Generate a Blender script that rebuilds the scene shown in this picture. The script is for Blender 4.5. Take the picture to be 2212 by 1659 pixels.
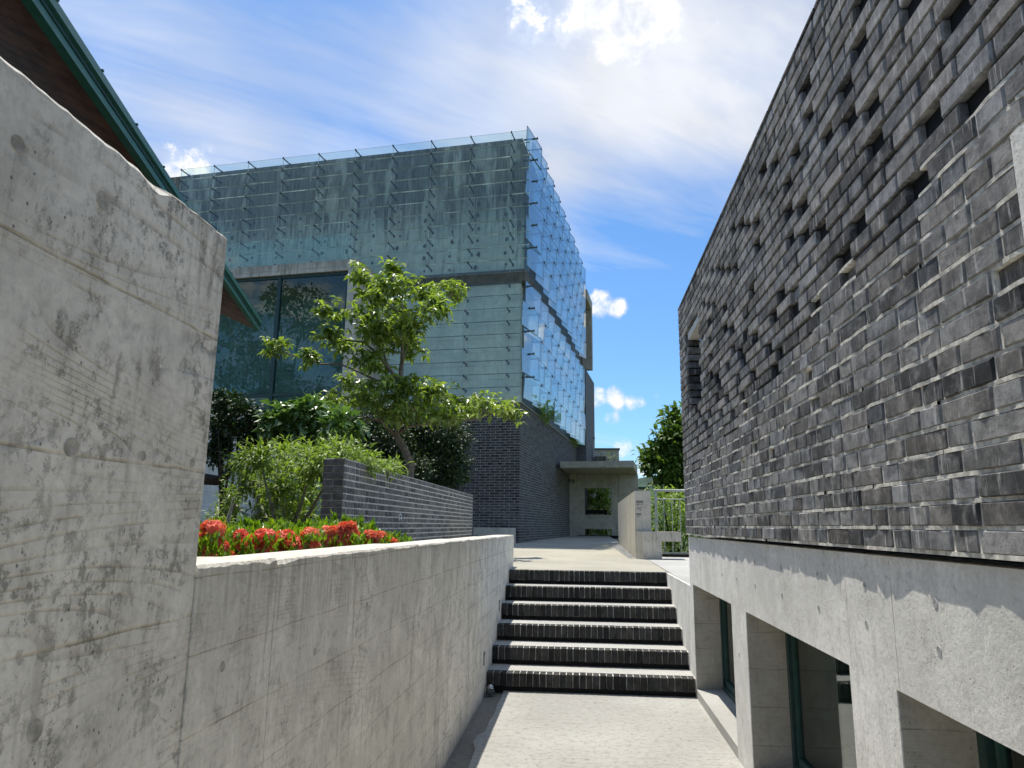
import bpy, math, random
import numpy as np
from mathutils import Matrix, Vector

random.seed(7)
RNG = np.random.default_rng(11)
sc = bpy.context.scene
COL = sc.collection
for o in list(bpy.data.objects):
    bpy.data.objects.remove(o)

# ------------------------------------------------------------------ camera
EYE = 1.43
F, CX, CY = 1533.0, 1106.0, 829.5          # focal length and centre in pixels of a 2212 px wide view
PITCH = math.radians(11.256)
YAW = math.radians(5.5424)
ROLL = 0.012


def turn(v):
    c, s = math.cos(YAW), math.sin(YAW)
    return Vector((v[0] * c - v[1] * s, v[0] * s + v[1] * c, v[2]))


RIGHT = turn((1, 0, 0))
FWD = turn((0, math.cos(PITCH), math.sin(PITCH)))
UP = turn((0, -math.sin(PITCH), math.cos(PITCH)))
IX = RIGHT * math.cos(ROLL) + UP * math.sin(ROLL)
IY = UP * math.cos(ROLL) - RIGHT * math.sin(ROLL)
EYEP = Vector((0, 0, EYE))
cam_d = bpy.data.cameras.new('camera')
cam_d.sensor_width = 36
cam_d.lens = 36 * F / 2212
cam_d.clip_start = 0.05
cam_d.clip_end = 5000
cam = bpy.data.objects.new('camera', cam_d)
COL.objects.link(cam)
m = Matrix.Identity(4)
for i, v in enumerate((IX, IY, -FWD)):
    for j in range(3):
        m[j][i] = v[j]
m.translation = EYEP
cam.matrix_world = m
sc.camera = cam


def ray(px, py):
    return FWD * F + IX * (px - CX) - IY * (py - CY)


def at_y(px, py, y):
    d = ray(px, py)
    return EYEP + d * (y / d.y)


# ------------------------------------------------------------------ sun, sky, exposure
SUN = Vector((-0.158, 0.25, 1.0)).normalized()
elev = math.asin(SUN.z)
sd = bpy.data.lights.new('sun', 'SUN')
sd.energy = 2.0
sd.angle = math.radians(0.5)
sd.color = (1.0, 0.95, 0.86)
so = bpy.data.objects.new('sun', sd)
so.rotation_euler = SUN.to_track_quat('Z', 'Y').to_euler()
so.location = (0, 0, 30)
COL.objects.link(so)

sc.view_settings.view_transform = 'Standard'
sc.view_settings.look = 'None'
sc.view_settings.gamma = 1
sc.view_settings.use_curve_mapping = False
sc.view_settings.exposure = 1.5
sc.render.engine = 'CYCLES'
sc.cycles.max_bounces = 6
sc.cycles.transparent_max_bounces = 16


class NT:
    """small helper for building node trees"""

    def __init__(self, tree):
        self.t = tree
        self.n = tree.nodes
        self.l = tree.links

    def new(self, kind, **kw):
        nd = self.n.new(kind)
        for k, v in kw.items():
            setattr(nd, k, v)
        return nd

    def set(self, sock, v):
        if isinstance(v, (int, float)):
            sock.default_value = v
        elif isinstance(v, (tuple, list, Vector)):
            v = tuple(v)
            if len(sock.default_value) == 4 and len(v) == 3:
                v = v + (1,)
            sock.default_value = v
        else:
            self.l.new(v, sock)

    def math(self, op, a, b=0.0, c=0.0, clamp=False):
        nd = self.new('ShaderNodeMath', operation=op, use_clamp=clamp)
        for s, v in zip(nd.inputs, (a, b, c)):
            self.set(s, v)
        return nd.outputs[0]

    def vmath(self, op, a, b=(0, 0, 0)):
        nd = self.new('ShaderNodeVectorMath', operation=op)
        self.set(nd.inputs[0], a)
        self.set(nd.inputs[1], b)
        return nd.outputs['Value'] if op in ('DOT_PRODUCT', 'LENGTH', 'DISTANCE') else nd.outputs[0]

    def rng(self, v, a, b, c=0.0, d=1.0, smooth=True):
        nd = self.new('ShaderNodeMapRange', interpolation_type='SMOOTHSTEP' if smooth else 'LINEAR')
        for s, x in zip(nd.inputs, (v, a, b, c, d)):
            self.set(s, x)
        return nd.outputs[0]

    def noise(self, vec, scale=1.0, detail=4.0, rough=0.55, dist=0.0):
        nd = self.new('ShaderNodeTexNoise')
        self.set(nd.inputs['Vector'], vec)
        nd.inputs['Scale'].default_value = scale
        nd.inputs['Detail'].default_value = detail
        nd.inputs['Roughness'].default_value = rough
        nd.inputs['Distortion'].default_value = dist
        return nd.outputs[0]

    def voro(self, vec, scale=1.0, feature='F1'):
        nd = self.new('ShaderNodeTexVoronoi', feature=feature)
        self.set(nd.inputs['Vector'], vec)
        nd.inputs['Scale'].default_value = scale
        return nd.outputs['Distance']

    def mix(self, f, a, b, mode='MIX'):
        nd = self.new('ShaderNodeMix', data_type='RGBA', blend_type=mode)
        self.set(nd.inputs[0], f)
        self.set(nd.inputs[6], a)
        self.set(nd.inputs[7], b)
        return nd.outputs[2]

    def scale(self, vec, s):
        return self.vmath('MULTIPLY', vec, s)


world = bpy.data.worlds.new('World')
sc.world = world
world.use_nodes = True
world.cycles.sampling_method = 'MANUAL'
world.cycles.sample_map_resolution = 256
W = NT(world.node_tree)
W.n.clear()
sky = W.new('ShaderNodeTexSky', sky_type='NISHITA', sun_disc=False)
sky.sun_elevation = elev
sky.sun_rotation = math.atan2(SUN.x, SUN.y)
sky.altitude = 50
sky.air_density = 1.0
sky.dust_density = 0.6
sky.ozone_density = 2.0
SKY_STR = 0.15
dirv = W.new('ShaderNodeTexCoord').outputs['Generated']
dirv = W.vmath('NORMALIZE', dirv)
sep = W.new('ShaderNodeSeparateXYZ')
W.l.new(dirv, sep.inputs[0])
dz = W.math('ADD', W.math('MAXIMUM', sep.outputs[2], 0.0), 0.16)
comb = W.new('ShaderNodeCombineXYZ')
W.set(comb.inputs[0], W.math('DIVIDE', sep.outputs[0], dz))
W.set(comb.inputs[1], W.math('DIVIDE', sep.outputs[1], dz))
plane = comb.outputs[0]
rot = W.new('ShaderNodeVectorRotate', rotation_type='Z_AXIS')
W.l.new(plane, rot.inputs['Vector'])
rot.inputs['Angle'].default_value = math.radians(-32)
wisp_vec = W.scale(rot.outputs[0], (0.55, 1.5, 1))
w1 = W.noise(wisp_vec, 1.25, 5, 0.62, 0.6)
w2 = W.noise(plane, 0.75, 3, 0.5, 0.2)


def blob(px, py, r0, r1):
    """1 inside r1 px of a direction, falling to 0 at r0 px"""
    c = ray(px, py).normalized()
    d = W.vmath('DOT_PRODUCT', dirv, tuple(c))
    return W.rng(d, math.cos(r0 / F), math.cos(r1 / F))


def total(vals):
    v = vals[0]
    for x in vals[1:]:
        v = W.math('ADD', v, x)
    return v


veil = total([W.math('MULTIPLY', blob(*b), k) for b, k in (
    ((1330, 300, 560, 60), .26), ((1560, 130, 420, 40), .16), ((1240, 420, 300, 30), .08),
    ((640, 330, 430, 30), .08), ((300, 250, 300, 30), .08))])
veil = W.math('SUBTRACT', veil, W.math('MULTIPLY', blob(1420, 640, 360, 60), .40))
w3 = W.noise(W.scale(rot.outputs[0], (1.6, 5.2, 1)), 1.1, 4, 0.65, 0.5)
cir = total([W.math('MULTIPLY', w1, 0.80), W.math('MULTIPLY', w2, 0.38), W.math('MULTIPLY', W.math('SUBTRACT', w3, .5), 0.42), veil])
cir = W.rng(cir, 0.51, 1.00, 0.0, 0.95, smooth=False)
cn = W.noise(dirv, 34.0, 4, 0.62, 0.2)
cn2 = W.noise(dirv, 6.0, 2, 0.5, 0.0)
cum = None
for b in ((1140, 35, 70, 5), (1370, 20, 130, 10), (1330, 70, 80, 5), (1300, 10, 110, 10), (1240, 55, 60, 5),
          (1300, 658, 46, 4), (1330, 664, 34, 3), (1275, 668, 30, 3), (1330, 862, 40, 4), (1290, 862, 36, 4), (1368, 866, 34, 4), (1322, 905, 28, 3), (405, 362, 80, 5),
          (1350, 968, 30, 3), (1395, 1010, 36, 4), (-700, 760, 220, 20), (2900, 700, 260, 20), (3300, 400, 200, 15)):
    v = blob(*b)
    cum = v if cum is None else W.math('MAXIMUM', cum, v)
# cumulus added outside the view only, as extra fill light for the shade
field = W.rng(W.noise(plane, 1.9, 3, .55), .50, .66, 0.0, 1.15)
field = W.math('MULTIPLY', field, W.rng(W.vmath('DOT_PRODUCT', dirv, tuple(FWD)), math.cos(math.radians(52)), math.cos(math.radians(44)), 1.0, 0.0))
cum = W.math('MAXIMUM', cum, field)
cum = W.math('ADD', cum, W.math('MULTIPLY', W.math('SUBTRACT', cn, 0.55), 2.6))
cum = W.rng(cum, 0.22, 1.25, 0.0, 1.0)
dens = W.math('MAXIMUM', cir, cum, clamp=True)
shade = W.rng(W.math('ADD', cn2, W.math('MULTIPLY', w1, .6)), 0.55, 1.0, 0.82, 1.0)
white = W.mix(cum, (2.2, 2.26, 2.38, 1), (3.1, 3.05, 2.95, 1))
white = W.mix(1.0, white, shade, 'MULTIPLY')
tint = W.mix(1.0, sky.outputs[0], (0.235, 0.345, 0.435, 1), 'MULTIPLY')
skycol = W.mix(dens, tint, white)
bg = W.new('ShaderNodeBackground')
W.l.new(skycol, bg.inputs[0])
bg.inputs[1].default_value = SKY_STR
wo = W.new('ShaderNodeOutputWorld')
W.l.new(bg.outputs[0], wo.inputs[0])


# ------------------------------------------------------------------ materials
def material(name):
    mt = bpy.data.materials.new(name)
    mt.use_nodes = True
    N = NT(mt.node_tree)
    N.n.clear()
    out = N.new('ShaderNodeOutputMaterial')
    b = N.new('ShaderNodeBsdfPrincipled')
    N.l.new(b.outputs[0], out.inputs[0])
    pos = N.new('ShaderNodeNewGeometry').outputs['Position']
    return mt, N, b, pos, out


def bump(N, b, height, strength, dist=0.01):
    bp = N.new('ShaderNodeBump')
    bp.inputs['Strength'].default_value = strength
    bp.inputs['Distance'].default_value = dist
    N.l.new(height, bp.inputs['Height'])
    N.l.new(bp.outputs[0], b.inputs['Normal'])


def concrete(name, base, board=0.19, along='y', grain=1.0, streak=0.5, crack=0.0, blotch=0.3, warm=0.0,
             topstain=None, pit=0.5, mottle=0.0, drip=None):
    """board-marked cast concrete; lines run along `along`, streaks run down"""
    mt, N, b, pos, out = material(name)
    k_ = lambda f, g=None, h=None: (base[0] * f, base[1] * (g or f), base[2] * (h or f))
    s = N.new('ShaderNodeSeparateXYZ')
    N.l.new(pos, s.inputs[0])
    z = s.outputs[2]
    hx = {'y': s.outputs[1], 'x': s.outputs[0]}[along]
    big = N.noise(pos, 1.3, 4, 0.6, 0.4)
    mid = N.noise(pos, 7, 4, 0.65, 0.3)
    fine = N.noise(pos, 60, 3, 0.7)
    st = N.noise(N.scale(pos, (9, 9, 0.8)), 1.0, 4, 0.72, 0.5)
    st2 = N.noise(N.scale(pos, (38, 38, 1.6)), 1.0, 2, 0.6)
    col = N.mix(N.rng(big, 0.3, 0.7), k_(.82), k_(1.14))
    col = N.mix(N.math('MULTIPLY', N.rng(mid, 0.50, 0.70), blotch), col, k_(.50, .49, .47))
    col = N.mix(N.math('MULTIPLY', N.rng(mid, 0.46, 0.30), .35), col, k_(1.30))
    col = N.mix(N.math('MULTIPLY', N.rng(fine, 0.40, 0.75), 0.34), col, k_(.52))
    stm = N.math('MULTIPLY', N.rng(st, 0.50, 0.70), N.rng(big, 0.38, 0.60))
    col = N.mix(N.math('MULTIPLY', stm, streak), col, k_(.44, .42, .39))
    stm2 = N.math('MULTIPLY', N.rng(st2, 0.55, 0.72), N.rng(mid, 0.38, 0.62, .1, 1))
    col = N.mix(N.math('MULTIPLY', stm2, streak * .7), col, k_(.48))
    h = N.math('ADD', N.math('MULTIPLY', fine, 0.22), N.math('MULTIPLY', mid, 0.45))
    if grain > .3:
        # wood figure pressed into the face: contour lines of a stretched noise
        cg = N.new('ShaderNodeCombineXYZ')
        N.set(cg.inputs[0], N.math('MULTIPLY', hx, .40))
        N.set(cg.inputs[1], N.math('MULTIPLY', z, 3.4))
        gn = N.noise(cg.outputs[0], 1.0, 1.0, 0.4, 0.15)
        con = N.math('FRACT', N.math('MULTIPLY', N.math('ADD', gn, N.math('MULTIPLY', z, .8)), 34))
        line = N.math('MULTIPLY', N.rng(con, 0.0, 0.30, 1.0, 0.0), N.rng(N.math('ADD', mid, N.math('MULTIPLY', big, .6)), .62, 1.0, .08, 1))
        col = N.mix(N.math('MULTIPLY', line, 0.42 * min(grain, 1.5)), col, k_(.36, .35, .34))
        h = N.math('SUBTRACT', h, N.math('MULTIPLY', line, 0.28 * grain))
    if mottle:
        mo = N.noise(N.scale(pos, (1, 1, .8)), 34, 5, 0.85, 0.05)
        mk = N.rng(N.math('ADD', N.math('MULTIPLY', big, .6), N.math('MULTIPLY', mid, .5)), .47, .62, .18, 1)
        mm = N.math('MULTIPLY', N.rng(mo, 0.52, 0.60), mk)
        col = N.mix(N.math('MULTIPLY', mm, mottle), col, k_(.36, .36, .35))
        h = N.math('SUBTRACT', h, N.math('MULTIPLY', mm, .25))
    if board:
        seam_z = N.math('ADD', z, N.math('MULTIPLY', big, 0.03))
        fr = N.math('FRACT', N.math('DIVIDE', seam_z, board))
        seam = N.math('MULTIPLY', N.rng(fr, 0.0, 0.026, 1.0, 0.0), N.rng(mid, .36, .58, .2, 1))
        col = N.mix(N.math('MULTIPLY', seam, 0.72), col, k_(.24))
        h = N.math('SUBTRACT', h, N.math('MULTIPLY', seam, 1.2))
    if crack:
        tn_ = N.new('ShaderNodeTexNoise')
        N.l.new(pos, tn_.inputs['Vector'])
        tn_.inputs['Scale'].default_value = 14
        wv = N.vmath('ADD', pos, N.scale(tn_.outputs[1], (.05, .05, .05)))
        cr = N.voro(N.scale(wv, (22, 22, 13.0)), 1.0, 'DISTANCE_TO_EDGE')
        crm = N.math('MULTIPLY', N.rng(cr, 0.0, 0.05, 1, 0), N.rng(st, 0.56, 0.64))
        col = N.mix(N.math('MULTIPLY', crm, crack), col, k_(.16))
    if pit:
        pv = N.voro(N.scale(pos, (1, 1, .8)), 52)
        pm = N.math('MULTIPLY', N.rng(pv, 0.05, 0.15, 1, 0), N.rng(mid, 0.50, 0.56))
        col = N.mix(N.math('MULTIPLY', pm, pit), col, k_(.16))
        h = N.math('SUBTRACT', h, N.math('MULTIPLY', pm, 1.2))
    if drip:
        z1, z0, amt = drip
        f = N.rng(N.math('ADD', z, N.math('MULTIPLY', N.math('SUBTRACT', st, .5), (z1 - z0) * 4.0)), z0, z1)
        col = N.mix(N.math('MULTIPLY', N.math('MULTIPLY', f, N.rng(N.math('ADD', st2, N.math('MULTIPLY', big, .8)), .7, 1.05, .15, 1)), amt), col, k_(.40, .385, .36))
    if topstain:
        z1, z0, amt = topstain
        f = N.rng(N.math('ADD', z, N.math('MULTIPLY', N.math('SUBTRACT', st, .5), (z1 - z0) * 2.6)), z0, z1)
        f = N.math('MULTIPLY', f, N.rng(N.math('ADD', st2, N.math('MULTIPLY', mid, .5)), .50, .92, 1.0, .68))
        pv_ = N.noise(N.scale(pos, (3.2, 3.2, .7)), 1.0, 3, .6)
        f = N.math('MULTIPLY', f, N.rng(pv_, .50, .66, 1.0, .35))
        col = N.mix(N.math('MULTIPLY', f, amt), col, k_(.12, .12, .115))
    N.l.new(col, b.inputs['Base Color'])
    b.inputs['Roughness'].default_value = 0.88
    b.inputs['Specular IOR Level'].default_value = 0.25
    bump(N, b, h, 0.6, 0.012)
    return mt


def brick_mat(name, dark, light, use_attr, brown=0.25, rough=0.8, salt=0.5):
    mt, N, b, pos, out = material(name)
    if use_attr:
        a = N.new('ShaderNodeAttribute', attribute_name='tone')
        rnd = a.outputs['Fac']
    else:
        rnd = N.new('ShaderNodeObjectInfo').outputs['Random']
    n1 = N.noise(pos, 16, 5, .65, .3)
    n2 = N.noise(pos, 90, 4, .7)
    n3 = N.noise(N.scale(pos, (60, 60, 6)), 1, 3, .6)
    col = N.mix(rnd, dark, light)
    h2 = N.math('FRACT', N.math('MULTIPLY', rnd, 7.31))
    warm = tuple(c * k for c, k in zip(light, (1.05, .96, .86)))
    cool = tuple(c * k for c, k in zip(light, (.78, .86, .98)))
    col = N.mix(N.math('MULTIPLY', N.rng(h2, .72, .9), brown), col, warm)
    col = N.mix(N.math('MULTIPLY', N.rng(h2, .30, .1), .4), col, cool)
    col = N.mix(N.math('MULTIPLY', N.rng(n1, .40, .7), .6), col, tuple(c * .5 for c in dark))
    col = N.mix(N.math('MULTIPLY', N.rng(n1, .50, .30), .35), col, tuple(c * 1.35 for c in light))
    col = N.mix(N.math('MULTIPLY', N.rng(n3, .58, .74), salt), col, tuple(min(1, c * 2.1) for c in light))
    col = N.mix(N.math('MULTIPLY', N.rng(n2, .5, .75), .35), col, tuple(c * .6 for c in dark))
    N.l.new(col, b.inputs['Base Color'])
    b.inputs['Roughness'].default_value = rough
    b.inputs['Specular IOR Level'].default_value = 0.3
    bump(N, b, N.math('ADD', N.math('MULTIPLY', n1, 1.0), N.math('MULTIPLY', n2, .5)), .35, .006)
    return mt


def plain(name, col, rough=0.6, metal=0.0, var=0.25, nscale=12, bstr=0.15, spec=.4):
    mt, N, b, pos, out = material(name)
    n = N.noise(pos, nscale, 5, .6, .2)
    c = N.mix(N.rng(n, .3, .7), tuple(x * (1 - var) for x in col), tuple(min(1, x * (1 + var)) for x in col))
    N.l.new(c, b.inputs['Base Color'])
    b.inputs['Roughness'].default_value = rough
    b.inputs['Metallic'].default_value = metal
    b.inputs['Specular IOR Level'].default_value = spec
    if bstr:
        bump(N, b, n, bstr, .005)
    return mt


def leaf_mat(name, dark, light, trans=0.35, rough=0.45, spec=.5):
    mt, N, b, pos, out = material(name)
    a = N.new('ShaderNodeAttribute', attribute_name='tone')
    n = N.noise(pos, 3.0, 3, .5)
    f = N.math('ADD', N.math('MULTIPLY', a.outputs['Fac'], .75), N.math('MULTIPLY', n, .35), clamp=True)
    c = N.mix(f, dark, light)
    N.l.new(c, b.inputs['Base Color'])
    b.inputs['Roughness'].default_value = rough
    b.inputs['Specular IOR Level'].default_value = spec
    tr = N.new('ShaderNodeBsdfTranslucent')
    N.l.new(N.mix(1.0, c, (1.35, 1.5, .55, 1), 'MULTIPLY'), tr.inputs[0])
    mx = N.new('ShaderNodeMixShader')
    mx.inputs[0].default_value = trans
    N.l.new(b.outputs[0], mx.inputs[1])
    N.l.new(tr.outputs[0], mx.inputs[2])
    N.l.new(mx.outputs[0], out.inputs[0])
    return mt


def glass_mat(name, tint, ior=1.5, rough=0.015, wobble=0.0, dust=0.0):
    """clear sheet glass: tinted see-through plus Fresnel mirror"""
    mt = bpy.data.materials.new(name)
    mt.use_nodes = True
    N = NT(mt.node_tree)
    N.n.clear()
    out = N.new('ShaderNodeOutputMaterial')
    t = N.new('ShaderNodeBsdfTransparent')
    t.inputs[0].default_value = (*tint, 1)
    g = N.new('ShaderNodeBsdfGlossy')
    g.inputs['Roughness'].default_value = rough
    ge = N.new('ShaderNodeNewGeometry')
    ca = N.math('ABSOLUTE', N.vmath('DOT_PRODUCT', ge.outputs['Incoming'], ge.outputs['Normal']))
    f0 = ((ior - 1) / (ior + 1)) ** 2
    frn = N.math('MULTIPLY_ADD', N.math('POWER', N.math('SUBTRACT', 1.0, ca, clamp=True), 4.0), 1 - f0, f0)
    pos = N.new('ShaderNodeNewGeometry').outputs['Position']
    if wobble:
        bp = N.new('ShaderNodeBump')
        bp.inputs['Strength'].default_value = wobble
        bp.inputs['Distance'].default_value = .05
        N.l.new(N.noise(pos, 1.4, 2), bp.inputs['Height'])
        N.l.new(bp.outputs[0], g.inputs['Normal'])
    mx = N.new('ShaderNodeMixShader')
    N.l.new(frn, mx.inputs[0])
    N.l.new(t.outputs[0], mx.inputs[1])
    N.l.new(g.outputs[0], mx.inputs[2])
    last = mx.outputs[0]
    if dust:
        d = N.new('ShaderNodeBsdfDiffuse')
        d.inputs[0].default_value = (.60, .72, .72, 1)
        n = N.noise(N.scale(pos, (3, 3, 1.1)), 1.5, 5, .6)
        m2 = N.new('ShaderNodeMixShader')
        N.set(m2.inputs[0], N.math('MULTIPLY', N.rng(n, .35, .75, .3, 1), dust))
        N.l.new(last, m2.inputs[1])
        N.l.new(d.outputs[0], m2.inputs[2])
        last = m2.outputs[0]
    N.l.new(last, out.inputs[0])
    return mt


M = {}
M['conc_left'] = concrete('concrete_left', (.88, .83, .72), board=.31, grain=1.5, streak=.85, crack=.30, blotch=.55, pit=.8, mottle=.85)
M['conc_parapet'] = concrete('concrete_parapet', (.86, .81, .70), board=.165, grain=.8, streak=.6, crack=.35, blotch=.35, pit=.7, mottle=.45, drip=(1.36, 1.10, .5))
M['conc_right'] = concrete('concrete_right', (.86, .84, .78), board=0, grain=.1, streak=.30, blotch=.22, pit=.6, mottle=.25)
M['conc_jamb_shaded'] = concrete('concrete_jamb_shaded', (.42, .395, .34), board=.21, along='x', grain=.5, streak=.3, blotch=.3)  # darker base than the piers: shade of the reveals put into the colour
M['conc_glass'] = concrete('concrete_glass_block', (.66, .64, .56), board=.36, along='x', grain=.1, streak=.9, blotch=.35,
                           topstain=(10.2, 8.7, .98))
M['conc_low'] = concrete('concrete_lower_block', (.74, .72, .63), board=.36, along='x', grain=.1, streak=.4, blotch=.25)
M['conc_dark'] = concrete('concrete_stained', (.15, .14, .12), board=0, along='x', grain=.1, streak=.9, blotch=.6)
M['conc_bay'] = concrete('concrete_bay', (.60, .56, .48), board=.6, along='x', grain=.1, streak=.8, blotch=.45, drip=(8.0, 7.6, .8))
M['conc_portico'] = concrete('concrete_portico', (.46, .42, .34), board=.105, along='x', grain=.7, streak=.35, blotch=.45)
M['conc_sign'] = concrete('concrete_sign', (.56, .525, .44), board=0, along='y', grain=.1, streak=1.0, blotch=.35)
M['brick'] = brick_mat('brick_grey', (.035, .036, .038), (.37, .36, .345), False)
M['brick_a'] = brick_mat('brick_grey_joined', (.035, .036, .038), (.37, .36, .345), True)
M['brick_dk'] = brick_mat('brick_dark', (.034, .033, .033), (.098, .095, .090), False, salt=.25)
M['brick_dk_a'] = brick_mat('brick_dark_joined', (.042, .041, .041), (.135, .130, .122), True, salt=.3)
M['brick_gw'] = brick_mat('brick_garden', (.085, .080, .072), (.26, .245, .215), False, salt=1.0)
M['brick_gw_a'] = brick_mat('brick_garden_joined', (.085, .080, .072), (.26, .245, .215), True, salt=1.0)
M['brick_st'] = brick_mat('brick_step', (.012, .012, .012), (.060, .058, .053), False, brown=.3, salt=.3)
M['mortar'] = plain('mortar', (.66, .63, .55), .95, var=.35, nscale=30, bstr=.5)
M['mortar_dk'] = plain('mortar_dark', (.30, .29, .27), .95, var=.35, nscale=30, bstr=.4)
M['near_black'] = plain('dark_and_shade', (.010, .010, .010), .9)  # near-black for dark parts; also paints the shade in brick holes
M['green_metal'] = plain('green_metal', (.030, .145, .122), .42, var=.12, bstr=0)
M['green_dark'] = plain('green_dark', (.018, .062, .055), .5, var=.2, bstr=0)
M['frame'] = plain('window_frame', (.022, .055, .052), .4, var=.15, bstr=0)
M['steel'] = plain('bracket_steel', (.075, .088, .085), .5, var=.3, bstr=0)
M['chrome'] = plain('chrome', (.55, .55, .55), .15, 1.0, var=.1, bstr=0)
M['rail'] = plain('rail_white', (.42, .44, .41), .4, var=.08, bstr=0)
M['bark'] = plain('bark', (.20, .155, .11), .9, var=.4, nscale=25, bstr=.6)
M['bark_dk'] = plain('bark_dark', (.05, .04, .03), .9, var=.4, nscale=25, bstr=.5)
M['cane'] = plain('cane', (.30, .30, .22), .8, var=.3, nscale=25, bstr=.3)
M['paint'] = plain('paint_white', (.75, .75, .72), .7, var=.1, bstr=0)
M['ink'] = plain('engraved_ink', (.06, .055, .05), .8, var=.1, bstr=0)
M['soil'] = plain('soil', (.07, .055, .035), .95, var=.4, nscale=8, bstr=.8)
M['ground'] = plain('ground', (.10, .115, .05), .95, var=.4, nscale=.8, bstr=.3)
M['hill'] = plain('hill', (.05, .085, .06), .95, var=.4, nscale=.05, bstr=0)
M['blind'] = plain('blind', (.13, .165, .15), .8, var=.15, nscale=2, bstr=0)
M['room'] = plain('room', (.035, .045, .042), .8, var=.2, nscale=2, bstr=0)
M['wood'] = plain('wood_soffit', (.17, .085, .045), .6, var=.45, nscale=6, bstr=.3)
M['wood_dk'] = plain('wood_beam', (.045, .024, .015), .7, var=.4, nscale=6, bstr=.3)
M['tile'] = plain('roof_tile', (.05, .13, .11), .6, var=.3, bstr=.1)
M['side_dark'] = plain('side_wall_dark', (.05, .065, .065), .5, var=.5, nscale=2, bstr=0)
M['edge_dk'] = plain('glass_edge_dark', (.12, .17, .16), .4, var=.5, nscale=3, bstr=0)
M['edge'] = plain('glass_edge_sunlit', (.62, .72, .68), .4, var=.5, nscale=3, bstr=0)  # pale tone imitates sun on the glass edges
M['glass'] = glass_mat('pane_clear', (.90, .962, .945), 1.5, .012, wobble=.05, dust=.03)
M['glass_side'] = glass_mat('pane_side', (.86, .95, .94), 3.2, .012, wobble=.04, dust=.02)
M['glass_bay'] = glass_mat('pane_bay', (.62, .76, .75), 1.62, .006, wobble=.03)
M['glass_low'] = glass_mat('pane_lower', (.52, .62, .58), 1.6, .01, wobble=.03)
M['leaf_tree'] = leaf_mat('leaf_tree', (.035, .08, .014), (.36, .44, .10), .42, .35, .7)
M['leaf_dark'] = leaf_mat('leaf_dark', (.010, .028, .009), (.050, .095, .026), .15)
M['leaf_broad'] = leaf_mat('leaf_broad', (.04, .10, .025), (.20, .31, .10), .28, .30, .8)
M['leaf_bamboo'] = leaf_mat('leaf_bamboo', (.055, .115, .02), (.36, .46, .11), .38)
M['leaf_ixora'] = leaf_mat('leaf_ixora', (.05, .14, .012), (.30, .44, .03), .42, .3, .7)
M['leaf_hedge'] = leaf_mat('leaf_hedge', (.03, .085, .014), (.17, .25, .045), .35)
M['petal'] = leaf_mat('petal_red', (.80, .07, .055), (1.0, .44, .30), .25, .5, .3)

# ground-like concretes
def path_mat(name, base, alongx=True, wear=.5):
    mt, N, b, pos, out = material(name)
    big = N.noise(pos, .9, 5, .6, .3)
    brushed = N.noise(N.scale(pos, (3, 15, 1)), 1.3, 5, .75, .3)
    fine = N.noise(pos, 80, 4, .75)
    spots = N.noise(N.scale(pos, (7, 9, 1)), 3.0, 6, .85, .0)
    col = N.mix(N.rng(big, .3, .7), tuple(c * .85 for c in base), tuple(min(1, c * 1.08) for c in base))
    col = N.mix(N.math('MULTIPLY', N.rng(spots, .48, .66), wear), col, tuple(c * k for c, k in zip(base, (.50, .48, .42))))
    col = N.mix(N.math('MULTIPLY', N.rng(brushed, .5, .72), wear * .4), col, tuple(c * k for c, k in zip(base, (.52, .49, .40))))
    col = N.mix(N.math('MULTIPLY', N.rng(fine, .45, .75), .4), col, tuple(c * .6 for c in base))
    N.l.new(col, b.inputs['Base Color'])
    b.inputs['Roughness'].default_value = .9
    b.inputs['Specular IOR Level'].default_value = .25
    bump(N, b, N.math('ADD', N.math('MULTIPLY', spots, .8), N.math('MULTIPLY', fine, .5)), .7, .012)
    return mt


M['path'] = path_mat('path_concrete', (.42, .41, .375), wear=.85)
M['gutter'] = path_mat('gutter_concrete', (.27, .25, .21), wear=.8)
M['terrace'] = path_mat('terrace_concrete', (.43, .405, .33), wear=.5)
M['slab'] = path_mat('pale_slab', (.46, .45, .415), wear=.25)
M['gravel'] = plain('gravel', (.30, .30, .29), .9, var=.5, nscale=40, bstr=.3)

# far brick facing (too far to tell the bricks apart)
mt, N, b, pos, out = material('brick_far')
bt = N.new('ShaderNodeTexBrick')
sx = N.new('ShaderNodeSeparateXYZ')
N.l.new(pos, sx.inputs[0])
cb = N.new('ShaderNodeCombineXYZ')
N.set(cb.inputs[0], N.math('ADD', sx.outputs[1], sx.outputs[0]))
N.set(cb.inputs[1], sx.outputs[2])
N.l.new(cb.outputs[0], bt.inputs['Vector'])
bt.inputs['Color1'].default_value = (.05, .053, .06, 1)
bt.inputs['Color2'].default_value = (.10, .105, .112, 1)
bt.inputs['Mortar'].default_value = (.20, .20, .20, 1)
bt.inputs['Scale'].default_value = 1
bt.inputs['Mortar Size'].default_value = .009
bt.inputs['Brick Width'].default_value = .25
bt.inputs['Row Height'].default_value = .065
N.l.new(N.mix(N.math('MULTIPLY', N.noise(pos, 3, 5), .5), bt.outputs[0], (.14, .145, .15, 1)), b.inputs['Base Color'])
b.inputs['Roughness'].default_value = .85
bump(N, b, N.math('SUBTRACT', 1.0, bt.outputs[1]), .5, .01)
M['brick_far'] = mt


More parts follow.
